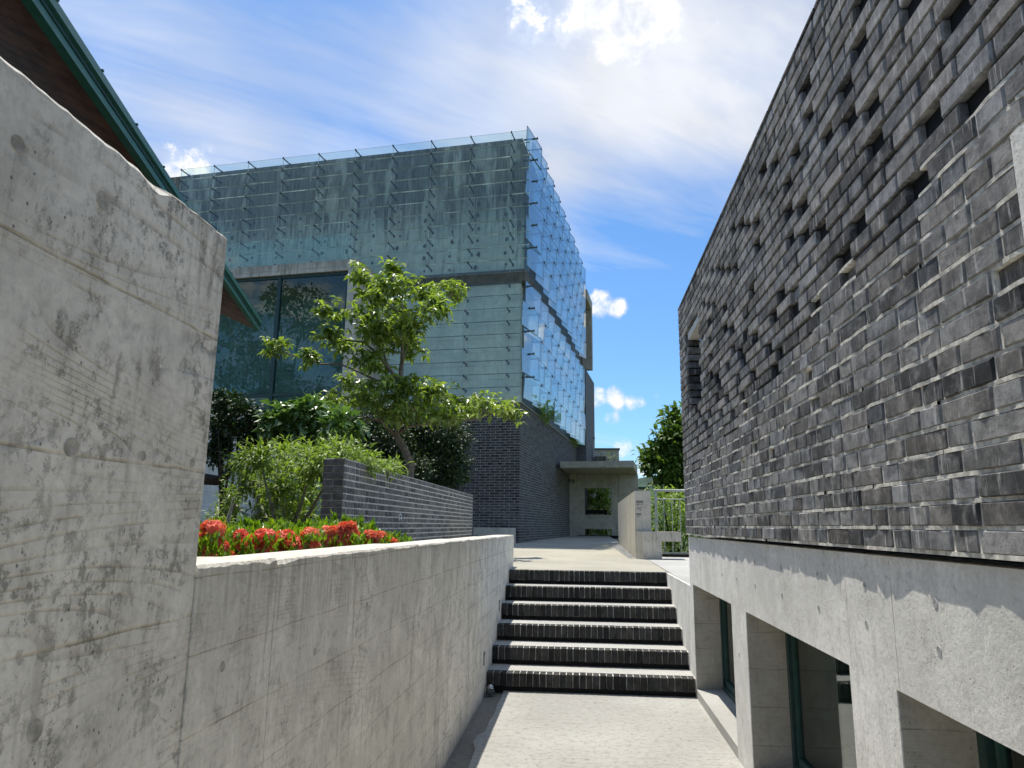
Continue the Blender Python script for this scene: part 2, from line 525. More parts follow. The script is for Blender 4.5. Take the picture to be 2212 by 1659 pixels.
# ------------------------------------------------------------------ mesh helpers
class MB:
    def __init__(self):
        self.v = []
        self.f = []
        self.t = []          # per-face tone

    def add(self, verts, faces, tone=0.5):
        n = len(self.v)
        self.v += [tuple(p) for p in verts]
        self.f += [tuple(i + n for i in f) for f in faces]
        self.t += [tone] * len(faces)
        return self

    def box(self, a, b, tone=.5):
        x0, y0, z0 = (min(p, q) for p, q in zip(a, b))
        x1, y1, z1 = (max(p, q) for p, q in zip(a, b))
        vs = [(x0, y0, z0), (x1, y0, z0), (x1, y1, z0), (x0, y1, z0), (x0, y0, z1), (x1, y0, z1), (x1, y1, z1), (x0, y1, z1)]
        fs = [(0, 3, 2, 1), (4, 5, 6, 7), (0, 1, 5, 4), (1, 2, 6, 5), (2, 3, 7, 6), (3, 0, 4, 7)]
        return self.add(vs, fs, tone)

    def obox(self, o, ax, ay, az, a, b, tone=.5):
        """box in a frame o + x*ax + y*ay + z*az"""
        t = MB().box(a, b)
        o, ax, ay, az = map(Vector, (o, ax, ay, az))
        vs = [o + ax * p[0] + ay * p[1] + az * p[2] for p in t.v]
        if ax.cross(ay).dot(az) < 0:
            return self.add(vs, [f[::-1] for f in t.f], tone)
        return self.add(vs, t.f, tone)

    def tube(self, pts, rad, n=8, tone=.5):
        pts = [Vector(p) for p in pts]
        if not isinstance(rad, (list, tuple)):
            rad = [rad] * len(pts)
        base = []
        ref = None
        for i, p in enumerate(pts):
            d = (pts[min(i + 1, len(pts) - 1)] - pts[max(i - 1, 0)]).normalized()
            if ref is None:
                ref = d.orthogonal().normalized()
            ref = (ref - d * ref.dot(d)).normalized()
            q = d.cross(ref)
            for k in range(n):
                a = 2 * math.pi * k / n
                base.append(p + (ref * math.cos(a) + q * math.sin(a)) * rad[i])
        fs = []
        for i in range(len(pts) - 1):
            for k in range(n):
                a, b2 = i * n + k, i * n + (k + 1) % n
                fs.append((a, b2, b2 + n, a + n))
        fs.append(tuple(range(n))[::-1])
        fs.append(tuple((len(pts) - 1) * n + k for k in range(n)))
        return self.add(base, fs, tone)

    def mesh(self, name, off=(0, 0, 0), smooth=False):
        me = bpy.data.meshes.new(name)
        v = np.array(self.v, dtype=float) - np.array(off)
        me.from_pydata(v.tolist(), [], self.f)
        at = me.attributes.new('tone', 'FLOAT', 'FACE')
        at.data.foreach_set('value', np.array(self.t, dtype=np.float32))
        if smooth:
            me.polygons.foreach_set('use_smooth', [True] * len(me.polygons))
        me.update()
        return me


BASE = {}


def obj(name, mesh, mat, parent=None, loc=(0, 0, 0), rotz=0.0):
    o = bpy.data.objects.new(name, mesh)
    if mat is not None and not mesh.materials:
        mesh.materials.append(mat)
    COL.objects.link(o)
    o.parent = parent
    o.location = loc
    o.rotation_euler = (0, 0, rotz)
    return o


def thing(name, label, cat, base, group=None):
    e = bpy.data.objects.new(name, None)
    COL.objects.link(e)
    e.location = base
    e.empty_display_size = .1
    e['label'] = label
    e['category'] = cat
    if group:
        e['group'] = group
    BASE[e.name] = tuple(base)
    return e


def part(name, mb, mat, parent, smooth=False, kind=None, label=None):
    """mesh given in world coordinates, parented to a thing or to one of its parts"""
    root = parent
    while root.parent:
        root = root.parent
    o = obj(name, mb.mesh(name, BASE.get(root.name, (0, 0, 0)), smooth), mat, parent)
    if kind:
        o['kind'] = kind
    if label:
        o['label'] = label
    return o


def single(name, mb, mat, label, cat, smooth=False, group=None, kind=None):
    o = obj(name, mb.mesh(name, (0, 0, 0), smooth), mat)
    o['label'] = label
    o['category'] = cat
    if group:
        o['group'] = group
    if kind:
        o['kind'] = kind
    return o


def structure(name, mb, mat):
    o = obj(name, mb.mesh(name), mat)
    o['kind'] = 'structure'
    return o


def brick_block(L, Dp, Hh, jit=.003, bev=.005, rng=random):
    """one brick: length along x, outer face towards -y, bed at z=0, centred on x; 20 triangles"""
    j = lambda: rng.uniform(-jit, jit)
    x0, x1 = -L / 2, L / 2
    mb = MB()
    back = [(x0, Dp, 0), (x1, Dp, 0), (x1, Dp, Hh), (x0, Dp, Hh)]
    ring = [(x0 + j(), bev + abs(j()), j()), (x1 + j(), bev + abs(j()), j()), (x1 + j(), bev + abs(j()), Hh + j()), (x0 + j(), bev + abs(j()), Hh + j())]
    t0, t1 = j() * .5, j() * .5
    fr = [(x0 + bev + j(), t0, bev * .8), (x1 - bev + j(), t1, bev * .8), (x1 - bev + j(), t1, Hh - bev * .8), (x0 + bev + j(), t0, Hh - bev * .8)]
    vs = back + ring + fr
    fs = [(8, 9, 10, 11), (0, 3, 2, 1)]
    for k in range(4):
        k2 = (k + 1) % 4
        fs.append((4 + k, 4 + k2, 8 + k2, 8 + k))
        fs.append((k, k2, 4 + k2, 4 + k))
    mb.add(vs, fs)
    return mb


_variants = {}


def brick_mesh(kind, L, Dp, Hh, mat, jit=.003):
    key = (kind, round(L, 3), random.randrange(6))
    if key not in _variants:
        me = brick_block(L, Dp, Hh, jit).mesh('brick_' + kind)
        me.materials.append(mat)
        _variants[key] = me
    return _variants[key]


def place(mbx, mb, origin, ang, tone):
    c, s = math.cos(ang), math.sin(ang)
    vs = [(origin[0] + x * c - y * s, origin[1] + x * s + y * c, origin[2] + z) for x, y, z in mb.v]
    mbx.add(vs, mb.f, tone)


# ------------------------------------------------------------------ ground, path, terrace
TER0, TSL = 0.918, 0.0103


def ter(y):
    return TER0 + TSL * max(0.0, y - 8.4)


g = MB()
g.add([(-2500, -2500, -.06), (2500, -2500, -.06), (2500, 2500, -.06), (-2500, 2500, -.06)], [(0, 1, 2, 3)])
structure('ground', g, M['ground'])
g = MB()
NY = 24
ys = np.linspace(-6, 6.66, NY)
ed = []
rr_ = random.Random(2)
wk = 0.0
for k in range(90):
    y = -6 + 12.66 * k / 89
    wk = wk * .7 + rr_.uniform(-.008, .008)
    ed.append((-.675 + wk - (rr_.random() ** 8) * .05, y))
n_ = len(ed)
g.add([(x, y, 0) for x, y in ed] + [(1.02, y, 0) for x, y in ed] + [(x - .006, y, -.035) for x, y in ed],
      [(k, k + n_, k + 1 + n_, k + 1) for k in range(n_ - 1)] + [(k, k + 1, k + 1 + 2 * n_, k + 2 * n_) for k in range(n_ - 1)])
structure('path', g, M['path'])
g = MB().add([(-.86, -6, -.022), (-.6, -6, -.022), (-.6, 6.66, -.022), (-.86, 6.66, -.022)], [(0, 1, 2, 3)])
structure('gutter', g, M['gutter'])
g = MB()
Y0, Y1 = 8.60, 40.0
g.add([(-1.6, Y0, ter(Y0)), (1.0, Y0, ter(Y0)), (1.0, 11.2, ter(11.2)), (1.0, Y1, ter(Y1)), (-6.5, Y1, ter(Y1)), (-6.5, 14.7, ter(14.7)),
       (-1.6, Y0, -.05), (1.0, Y0, -.05), (1.0, Y1, -.05), (-6.5, Y1, -.05), (-2.3, 14.7, ter(14.7)), (-2.3, 9.12, ter(9.12)), (-1.0, 9.12, ter(9.12)), (-1.0, Y0, ter(Y0))],
      [(13, 1, 2, 3, 4, 5, 10, 11, 12), (0, 6, 7, 1), (4, 3, 8, 9)])
structure('terrace', g, M['terrace'])
g = MB()
g.add([(1.004, 6.78, ter(6.78) - .004), (3.4, 6.78, ter(6.78) - .004), (3.4, 13.2, ter(13.2) - .004), (1.004, 13.2, ter(13.2) - .004),
       (1.004, 6.78, -.05), (3.4, 6.78, -.05), (3.4, 13.2, -.05), (1.004, 13.2, -.05)],
      [(0, 1, 2, 3), (0, 3, 7, 4), (0, 4, 5, 1), (2, 6, 7, 3), (1, 5, 6, 2)])
structure('pavement', g, M['slab'])
g = MB()
g.box((3.42, 6.9, -.05), (40, 60, .80))
g.box((1.3, 13.25, -.05), (3.4, 60, .80))
structure('lawn', g, M['ground'])
# garden earth behind the parapet
g = MB()
def earth(x0, x1, y0, y1, nx, ny):
    k0 = len(g.v)
    vs = [(x, y, 1.16 + .03 * math.sin(x * 2.1) + .03 * math.sin(y * 1.7 + x)) for y in np.linspace(y0, y1, ny) for x in np.linspace(x0, x1, nx)]
    g.add(vs, [(j * nx + i, j * nx + i + 1, (j + 1) * nx + i + 1, (j + 1) * nx + i) for j in range(ny - 1) for i in range(nx - 1)])


earth(-22, -2.3, -3, 16.4, 26, 24)
earth(-2.3, -1.06, -3, 9.115, 6, 20)
g.box((-2.3, 9.08, .4), (-1.06, 9.118, 1.14))
structure('garden_earth', g, M['soil'])
# far wooded hill
g = MB()
hv = []
for k in range(41):
    x = -500 + k * 40
    hgt = 46 + 18 * math.sin(k * .55) + 8 * math.sin(k * 1.7 + 1)
    hv += [(x, 900, -2), (x, 980, hgt)]
g.add(hv, [(2 * k, 2 * k + 2, 2 * k + 3, 2 * k + 1) for k in range(40)])
structure('hill', g, M['hill'])

# ------------------------------------------------------------------ stairs
SX0, SX1, SY0, RISE, TREAD = -.835, .975, 6.60, .153, .385
st = thing('staircase', 'six brick-edged steps between the low concrete wall and the brick building', 'stairs', (0.07, SY0, 0))
for i in range(6):
    y0 = SY0 + i * TREAD
    z1 = (i + 1) * RISE
    mb = MB()
    mb.box((SX0 - .01, y0 + .119, -.03), (SX1 + .01, 8.62 if i < 5 else 8.598, z1 - .004 * (1 if i == 5 else 0)))
    step = part('step', mb, M['slab'], st)
    part('riser_foot', MB().box((SX0 - .01, y0 + .030, -.03), (SX1 + .01, y0 + .118, z1 - .113)), M['near_black'], step)
    mo = MB()
    mo.box((SX0 - .01, y0 + .022, z1 - .112), (SX1 + .01, y0 + .1185, z1 - .0035))
    part('mortar', mo, M['mortar'], step)
    n = 31
    w = (SX1 - SX0) / n
    for k in range(n):
        me = brick_mesh('step', w - random.choice((.006, .008)), .113, .112, M['brick_st'], .0022)
        b_ = obj('brick', me, None, step, (SX0 + (k + .5) * w - .07 + random.uniform(-.001, .001), y0 - SY0 + random.uniform(-.003, .003), z1 - .1115 + random.uniform(-.002, .002)))
# cheek wall to the right of the stairs
mb = MB().box((.982, 6.77, -.03), (1.0035, 8.62, .9135))
single('cheek_wall', mb, M['conc_right'], 'narrow pale concrete cheek wall flanking the right end of the steps', 'wall')


# ------------------------------------------------------------------ left concrete walls
def ragged_wall(y0, y1, xf, xb, z0, ztop, rag, n, bev, seed, endrag=0.0):
    """wall along y facing +x whose upper edges are chipped and uneven"""
    r = random.Random(seed)
    mb = MB()
    rings = []
    dzs = np.zeros(n + 1)
    es = np.full(n + 1, bev)
    walk = w2_ = 0.0
    for i in range(n + 1):
        walk = walk * .9 + r.uniform(-1, 1) * rag * .6
        w2_ = w2_ * .8 + r.uniform(-1, 1) * bev * .25
        dzs[i] = walk
        es[i] = max(.002, bev + w2_)
    for _ in range(max(2, n // 14)):          # broken-out chips
        c_, w_, d_ = r.randrange(n + 1), r.uniform(1.5, 7), r.uniform(.3, 1.0) ** 2 * rag * 2.6
        prof_ = np.exp(-np.abs((np.arange(n + 1) - c_) / w_) ** 3)
        es += prof_ * d_
        dzs -= prof_ * d_ * .25
    for i in range(n + 1):
        y = y0 + (y1 - y0) * i / n
        e, dz = es[i], dzs[i]
        e2 = bev
        rings.append([(xf, y, z0), (xf, y, z0 + (ztop - z0) * .5), (xf, y, ztop - e + dz), (xf - e * .75, y, ztop + dz * .7),
                      ((xf + xb) / 2, y, ztop + dz * .3), (xb + e2, y, ztop - .002), (xb, y, ztop - e2), (xb, y, z0)])
    k = len(rings[0])
    for i in range(n + 1):
        mb.v += rings[i]
    for i in range(n):
        for j in range(k - 1):
            a = i * k + j
            mb.f.append((a, a + k, a + k + 1, a + 1))
            mb.t.append(.5)
    mb.f += [tuple(range(k)), tuple(n * k + j for j in range(k))[::-1]]
    mb.t += [.5, .5]
    return mb


tw = thing('concrete_wall', 'tall weathered board-marked concrete wall with chipped top and round tie plugs', 'wall', (-.95, .3, 0))
# slight turn: the tall wall and the low wall meet in a very flat corner
part('wall_slab', ragged_wall(-2.4, 1.535, -.842, -1.08, -.03, 2.10, .004, 240, .006, 3), M['conc_left'], tw)


def dish(center, nrm, r, depth=.004, n=18, proud=.0015):
    """shallow dished disc with a raised rim, facing nrm"""
    nrm = Vector(nrm).normalized()
    a = nrm.orthogonal().normalized()
    b2 = nrm.cross(a)
    c = Vector(center)
    mb = MB()
    vs = []
    for rr, hh in ((1.0, -.002), (.98, depth * .35), (.90, depth * .5), (.80, proud), (.0, proud * .6)):
        if rr == 0:
            vs.append(c + nrm * hh)
        else:
            for k in range(n):
                t = 2 * math.pi * k / n
                vs.append(c + (a * math.cos(t) + b2 * math.sin(t)) * r * rr + nrm * hh)
    fs = []
    for q in range(3):
        for k in range(n):
            k2 = (k + 1) % n
            fs.append((q * n + k, q * n + k2, (q + 1) * n + k2, (q + 1) * n + k))
    for k in range(n):
        fs.append((3 * n + k, 3 * n + (k + 1) % n, 4 * n))
    mb.add(vs, fs)
    return mb


M['plug'] = plain('tie_plug', (.46, .43, .37), .9, var=.3, nscale=40, bstr=.4)
M['plug_r'] = plain('tie_plug_pale', (.42, .42, .41), .9, var=.3, nscale=40, bstr=.4)


def on_x(px, py, x):
    d = ray(px, py)
    return EYEP + d * (x / d.x)


for px, py, r in ((222, 435, .017), (152, 966, .016), (74, 1580, .017), (308, 985, .010), (38, 310, .013), (415, 1000, .010)):
    part('tie_plug', dish(on_x(px, py, -.842), (1, 0, 0), r, .0035, proud=.0006), M['plug'], tw)

pw = thing('concrete_wall', 'low board-marked concrete parapet wall with sunlit chipped top beside the path', 'wall', (-.95, 5, 0))
for k, (a, b2) in enumerate(((1.539, 1.958), (1.962, 3.72), (3.724, 5.48), (5.484, 7.24), (7.244, 9.10))):
    part('wall_panel', ragged_wall(a, b2, -.838, -1.085, -.03, 1.335 - .006 * k, .0022, max(30, int((b2 - a) * 45)), .007, 20 + k), M['conc_parapet'], pw)
for px, py in ((793, 1308), (680, 1408), (1012, 1262), (905, 1352), (480, 1440)):
    part('tie_plug', dish(on_x(px, py, -.838), (1, 0, 0), .012, .003, proud=.0006), M['plug'], pw)
for y, z in ((6.42, .30), (7.55, .62)):
    mb = MB().box((-.840, y - .03, z - .055), (-.833, y + .03, z + .055))
    f_ = part('step_light', mb, M['steel'], pw)
    part('lens', MB().box((-.8345, y - .02, z - .045), (-.8315, y + .02, z + .03)), M['plug'], f_)

# little floor lamp at the foot of the wall
fl = thing('floor_lamp', 'small chrome-domed floor lamp at the foot of the parapet by the bottom step', 'lamp', (-.80, 6.50, 0))
mb = MB().tube([(-.785, 6.49, 0), (-.785, 6.49, .02), (-.785, 6.49, .035)], [.04, .04, .03], 14)
part('base', mb, M['steel'], fl)
mb = MB().tube([(-.785, 6.49, .034), (-.785, 6.49, .055), (-.785, 6.49, .07), (-.785, 6.49, .076)], [.03, .03, .02, .006], 14)
part('dome', mb, M['chrome'], fl, smooth=True)

# ------------------------------------------------------------------ right brick building
XR = .98
BX = .957          # brick faces
rb = thing('brick_building', 'grey brick building over a pale concrete base with openwork brick wall beside the path', 'building', (3, 3.5, 0))
for a, b2 in ((-1.6, 2.440), (2.444, 2.840), (2.844, 4.530), (4.534, 6.75)):
    part('fascia_panel', MB().box((XR, a, .94), (1.24, b2, 1.346)), M['conc_right'], rb)
PIL = ((-1.6, -.3), (2.466, 2.866), (4.545, 4.962), (6.592, 6.75))
for a, b2 in PIL:
    mb = MB().box((XR, a, -.03), (1.24, b2, .94))
    part('pier', mb, M['conc_right'], rb)
# inner reveals (board-marked, facing the camera, their shade darkened into the colour)
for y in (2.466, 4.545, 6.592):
    part('reveal', MB().box((XR + .004, y - .004, .0), (1.30, y - .0005, .939)), M['conc_jamb_shaded'], rb)
for a, b2 in ((-.3, 2.462), (2.866, 4.541), (4.962, 6.588)):
    part('sill', MB().box((XR, a, -.03), (1.30, b2, .072)), M['slab'], rb)


def window(y0, y1, z0, z1, x, splits):
    fr = MB()
    t, d = .045, .06
    fr.box((x, y0, z0), (x + d, y0 + t, z1))
    fr.box((x, y1 - t, z0), (x + d, y1, z1))
    fr.box((x, y0 + t, z0), (x + d, y1 - t, z0 + t))
    fr.box((x, y0 + t, z1 - t), (x + d, y1 - t, z1))
    for s in splits:
        fr.box((x + .002, s - .028, z0 + t), (x + d - .002, s + .028, z1 - t))
    w_ = part('window', fr, M['frame'], rb)
    e = [y0 + t] + list(splits) + [y1 - t]
    for p, q in zip(e[:-1], e[1:]):
        ms = MB()
        p2, q2 = p + .03, q - .03
        ms.box((x + .012, p2, z0 + t), (x + .045, p2 + .022, z1 - t))
        ms.box((x + .012, q2 - .022, z0 + t), (x + .045, q2, z1 - t))
        ms.box((x + .012, p2 + .022, z0 + t), (x + .045, q2 - .022, z0 + t + .05))
        part('sash', ms, M['green_dark'], w_)
        part('pane', MB().box((x + .028, p + .004, z0 + t), (x + .034, q - .004, z1 - t)), M['glass_low'], w_)


window(4.962, 6.588, .073, .94, 1.20, (5.75,))
window(2.866, 4.541, .073, .94, 1.20, (3.35,))
window(-.3, 2.462, .073, .94, 1.20, (.6, 1.6))
mb = MB()
mb.box((5.0, -1.6, -.02), (5.1, 6.72, 1.3)).box((1.3, 6.62, -.02), (5.0, 6.72, 1.3)).box((1.3, -1.6, -.04), (5.0, 6.6, -.012)).box((1.26, -1.6, 1.30), (5.0, 6.7, 1.34))
mb.box((1.3, -1.7, -.02), (5.0, -1.61, 1.3))
part('room', mb, M['room'], rb)
for a, b2 in ((-1.5, 2.66), (2.664, 4.75), (4.754, 6.59)):
    part('blind', MB().box((1.315, a, .02), (1.32, b2, 1.28)), M['blind'], rb)
# wall core and roof behind the bricks
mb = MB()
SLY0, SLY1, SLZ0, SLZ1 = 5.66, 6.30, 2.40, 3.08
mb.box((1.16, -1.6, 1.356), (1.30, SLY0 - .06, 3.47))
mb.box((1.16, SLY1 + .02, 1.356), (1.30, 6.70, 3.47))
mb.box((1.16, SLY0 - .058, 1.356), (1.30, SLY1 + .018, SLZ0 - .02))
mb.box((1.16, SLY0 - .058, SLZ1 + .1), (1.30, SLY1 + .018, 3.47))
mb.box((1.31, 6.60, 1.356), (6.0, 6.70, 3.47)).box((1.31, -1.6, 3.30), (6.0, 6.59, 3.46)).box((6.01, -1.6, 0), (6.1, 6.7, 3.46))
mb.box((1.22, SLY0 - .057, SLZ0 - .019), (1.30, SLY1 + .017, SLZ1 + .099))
part('wall_core', mb, M['near_black'], rb)
part('lintel', MB().box((.975, SLY0 - .05, SLZ1 + .004), (1.099, SLY1 + .01, SLZ1 + .064)), M['conc_right'], rb)
part('surround', MB().box((.953, .2, 1.764), (1.099, 1.532, 2.290)), M['conc_right'], rb)

CH, BH, NC, BZ = .0660, .0555, 32, 1.376
bricks = []          # (y, z, L, x offset)
mort = MB()
mort_up = MB()
wall_hole_shade = MB()
pale = lambda c, y: c < 14.5 - (y - 1.6) * 1.6 + 1.5 * math.sin(y * 5.1)
tie_noise = lambda y, z: math.sin(y * 2.3 + z * 3.1) + math.sin(y * 1.1 - z * 4.7 + 1.3)
YN, YF = .55, 6.75
for c in range(NC):
    z = BZ + c * CH
    y = YF - (0.0 if c % 2 == 0 else .0625) - random.uniform(0, .01)
    k = c % 2
    if c % 2:
        bricks.append((YF - .028, z, .054, 0))
        y = YF - .060
    else:
        y = YF
    last_hole = 99
    while y > YN:
        head = (k % 2 == 1)
        # the lower courses are laid with more headers, as in the photograph
        L = (.113 if head else .238) * random.uniform(.95, 1.03)
        if head is False and c < 16 and random.random() < .30:
            L = .150 * random.uniform(.8, 1.15)
        k += 1
        if y - L < YN:
            break
        yc = y - L / 2
        in_slot = (SLY0 - .02 < yc < SLY1 + .0) and (SLZ0 - .02 < z < SLZ1 + .02)
        in_sur = False
        if 6 <= c <= 13 and y - L < 1.537:
            L = y - 1.537
            yc = y - L / 2
            in_sur = L < .04
        off = random.uniform(-.002, .003)
        hole = False
        if head and not pale(c + 0, y) and 11 <= c <= 28 and yc < 6.0:
            p = .80 if tie_noise(yc, z) > -.5 else .25
            if random.random() < p and last_hole - yc > .42:
                hole = True
                last_hole = yc
        if head and not hole and 5 <= c <= 17 and yc < 5.2 and random.random() < (.08 if pale(c + 2, y) else .16):
            off = random.uniform(.012, .030)
        if hole and not in_slot and not in_sur:
            wall_hole_shade.box((BX + .024, yc - L / 2 - .004, z - .008), (1.12, yc + L / 2 + .012, z + BH + .008))
        if not in_slot and not in_sur:
            if not hole:
                bricks.append((yc, z, L, off))
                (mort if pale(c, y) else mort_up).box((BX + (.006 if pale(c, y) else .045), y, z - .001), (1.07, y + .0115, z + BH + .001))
        y -= L + .0100 * random.uniform(.8, 1.1)
        if 6 <= c <= 13 and y < 1.56:
            break
# jamb bricks of the slot (far side, facing the camera)
jambs = MB()
for c in range(NC):
    z = BZ + c * CH
    if SLZ0 - .02 < z < SLZ1:
        bb = brick_block(.12, .10, BH)
        place(jambs, bb, (1.03, SLY1 + .01 - random.uniform(0, .006), z), 0, random.random())
part('jamb', jambs, M['brick_a'], rb)
# bed joints: strip under each course, slightly wavy, left out in front of the slot
for c in range(NC + 1):
    z = BZ + c * CH
    segs = [(YN, YF - .004)]
    zz = z - (CH - BH)
    if SLZ0 - .01 < z < SLZ1 + .03:
        segs = [(YN, SLY0 - .02), (SLY1 + .02, YF - .004)]
    if 7 <= c <= 13:
        segs[0] = (1.53, segs[0][1])
    cuts = []
    for a, b2 in segs:
        k = max(1, int((b2 - a) / .45))
        cuts += [(a + (b2 - a) * q / k, a + (b2 - a) * (q + 1) / k) for q in range(k)]
    for a, b2 in cuts:
        up = not pale(c - 1, (a + b2) / 2)
        n = max(2, int((b2 - a) / .06))
        vs = []
        for i in range(n + 1):
            y = a + (b2 - a) * i / n
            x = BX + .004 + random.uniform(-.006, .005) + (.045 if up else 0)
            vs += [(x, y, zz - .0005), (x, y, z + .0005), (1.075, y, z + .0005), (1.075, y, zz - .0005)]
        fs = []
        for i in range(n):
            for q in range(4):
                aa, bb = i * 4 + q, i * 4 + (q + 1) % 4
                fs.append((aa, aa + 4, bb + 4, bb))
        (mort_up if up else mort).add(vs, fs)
part('mortar', mort, M['mortar'], rb, kind='stuff')
part('shade_block', wall_hole_shade, M['near_black'], rb, kind='stuff')  # near-black blocks behind the brick face paint the deep shade of the holes
part('dry_joints', mort_up, M['near_black'], rb, kind='stuff')
camv = EYEP
bricks.sort(key=lambda t: (t[0] ** 2 + .9 + (t[1] - EYE) ** 2) if t[0] > 1.15 else 90)
wall_field = MB()
for i, (y, z, L, off) in enumerate(bricks):
    if i < 300:
        Lq = .112 if L < .13 else (.15 if L < .19 else .236)
        o = obj('brick', brick_mesh('wall', Lq, .10, BH, M['brick'], .0018), None, rb, (BX + off - 3, y - 3.5, z), -math.pi / 2)
        o.scale = (L / Lq, 1, 1)
        o.rotation_euler[0] = random.uniform(-.008, .008)
    else:
        place(wall_field, brick_block(L, .10, BH, .0018), (BX + off, y, z), -math.pi / 2, random.random())
part('brick_field', wall_field, M['brick_a'], rb, kind='stuff')
cop = MB()
y = YF
while y > YN:
    place(cop, brick_block(.235, .14, .016, .001, .003), (BX - .004, y - .118, BZ + NC * CH + .001), -math.pi / 2, random.random() * .5)
    y -= .243
part('coping', cop, M['brick_a'], rb)
cz = lambda x, y: on_x((2600 + x * .6474) * .5486, (1950 + y * .6474) * .5486, XR)
for x, y in ((955, 485), (965, 690), (735, 445), (742, 612), (572, 405), (578, 550), (460, 387), (464, 507), (371, 362), (375, 482),
             (1243, 555), (1255, 785), (1675, 657), (1697, 947), (480, 970)):
    part('tie_plug', dish(cz(x, y), (-1, 0, 0), .0135, .0035), M['plug_r'], rb)


# ------------------------------------------------------------------ garden brick wall
def brick_wall(root, base, origin, du, ang, ulen, z0, nc, ch, bh, mats, limit, holes=None, offs=None, mortar='mortar', depth=.10, stretcher=False, sub='brick', hole_shade_p=0.0,
               key=lambda u, z: u):
    """bricks on a vertical face: origin + u*du; ang turns local -y to the face normal"""
    items = []
    hole_shade = MB()
    for c in range(nc):
        z = z0 + c * ch
        u = -(.0 if c % 2 == 0 else .125)
        k = c % 2
        while u < ulen:
            L = .238 if (stretcher or k % 2 == 0) else .113
            L *= random.uniform(.985, 1.01)
            a, b2 = max(u, 0.001), min(u + L, ulen - .001)
            if b2 - a > .04:
                uc = (a + b2) / 2
                if not (random.random() < hole_shade_p):
                    items.append((key(uc, z), uc, z, b2 - a))
                else:
                    place(hole_shade, brick_block(.13, depth, bh, .0), (origin[0] + du[0] * uc - math.sin(ang) * .003, origin[1] + du[1] * uc + math.cos(ang) * .003, z), ang, .5)
                    for e0, e1 in ((a, uc - .07), (uc + .07, b2)):
                        items.append((key(uc, z), (e0 + e1) / 2, z, max(.02, e1 - e0)))
            u += L + .0115
            k += 1
    items.sort()
    if hole_shade.v:
        part('hole_shade_blocks', hole_shade, M['near_black'], root, kind='stuff')  # near-black blocks imitate the shade where bricks are missing
    field = MB()
    for i, (_, u, z, L) in enumerate(items):
        p = (origin[0] + du[0] * u, origin[1] + du[1] * u, z)
        if i < limit:
            Lq = .112 if L < .13 else .236
            o = obj(sub, brick_mesh(sub + mats[0].name, Lq, depth, bh, mats[0], .0025), None, root, (p[0] - base[0], p[1] - base[1], z - base[2] + random.uniform(-.001, .001)), ang)
            o.scale = (L / Lq, 1, 1)
        else:
            place(field, brick_block(L, depth, bh, .0025), p, ang, random.random())
    if field.v:
        part('brick_field', field, mats[1], root, kind='stuff')


GX, GY0, GY1, GZ0, GZT = -2.2, 6.5, 14.68, 1.05, 2.035
gw = thing('garden_wall', 'low free-standing grey brick garden wall behind the red flowers', 'wall', (-2.3, 10.6, 1.15))
gch, gbh = .0653, .0545
gnc = 15
gz = GZT - gnc * gch
part('mortar', MB().box((GX - .20, GY0 + .012, .95), (GX - .004, GY1 - .012, GZT - .006)), M['mortar'], gw)
brick_wall(gw, (-2.3, 10.6, 1.15), (GX, GY1, 0), (0, -1, 0), math.pi / 2, GY1 - GY0, gz, gnc, gch, gbh, (M['brick_gw'], M['brick_gw_a']), 296,
           key=lambda u, z: u * -1)
mb = MB()
for c in range(gnc):
    z = gz + c * gch
    if c % 2:
        parts_ = ((-.205, -.11), (-.10, -.004))
    else:
        parts_ = ((-.205, -.004),)
    for a, b2 in parts_:
        place(mb, brick_block(b2 - a, .10, gbh, .002), (GX + (a + b2) / 2, GY0, z), 0, random.random())
part('end_bricks', mb, M['brick_gw_a'], gw, kind='stuff')
# small painted mark on the brickwork
mb = MB()
for a, b2, c, d in ((8.60, 8.625, 1.47, 1.545), (8.72, 8.745, 1.465, 1.54), (8.625, 8.72, 1.535, 1.547), (8.65, 8.67, 1.548, 1.565), (8.625, 8.72, 1.49, 1.50)):
    mb.box((GX + .004, a, c), (GX + .0065, b2, d))
part('painted_mark', mb, M['paint'], gw)

# ------------------------------------------------------------------ glass-clad building
TH = math.radians(7.5)
BV = Vector((math.sin(TH), math.cos(TH), 0))
BU = Vector((-math.cos(TH), math.sin(TH), 0))
BZv = Vector((0, 0, 1))
C0 = Vector((-1.473, 17.3, 0))
gb = thing('glass_building', 'tall concrete block behind glass shingles on a dark brick base', 'building', tuple(C0 + BU * 6 + BV * 6 + Vector((0, 0, 1))))


def bb(mb, u, v, z, tone=.5):
    return mb.obox(C0, BU, BV, BZv, (u[0], v[0], z[0]), (u[1], v[1], z[1]), tone)


def bpt(u, v, z):
    return C0 + BU * u + BV * v + Vector((0, 0, z))


part('upper_wall', bb(MB(), (0.0, 16), (0, 13.2), (7.875, 11.6)), M['conc_glass'], gb)
part('lower_wall', bb(MB(), (0.03, 16), (.03, 10.4), (4.43, 7.545)), M['conc_low'], gb)
part('floor_band', bb(bb(MB(), (-.13, 3.9), (-.12, 10.9), (7.548, 7.872)), (3.91, 16), (.0, 13), (7.548, 7.872)), M['conc_dark'], gb)
part('base_core', bb(MB(), (.006, 16), (.005, 10.3), (.6, 4.40)), M['mortar_dk'], gb)
part('base_coping', bb(MB(), (-.03, 16), (-.02, 10.35), (4.401, 4.428)), M['conc_dark'], gb)
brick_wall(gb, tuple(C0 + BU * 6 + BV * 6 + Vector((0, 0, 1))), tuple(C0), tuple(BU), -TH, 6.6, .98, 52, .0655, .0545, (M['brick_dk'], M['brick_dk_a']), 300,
           stretcher=True, hole_shade_p=.018, key=lambda u, z: (u > 1.9) * 50 + (u > 2.6) * 50 - z * .5 if True else 0)
rface = MB()
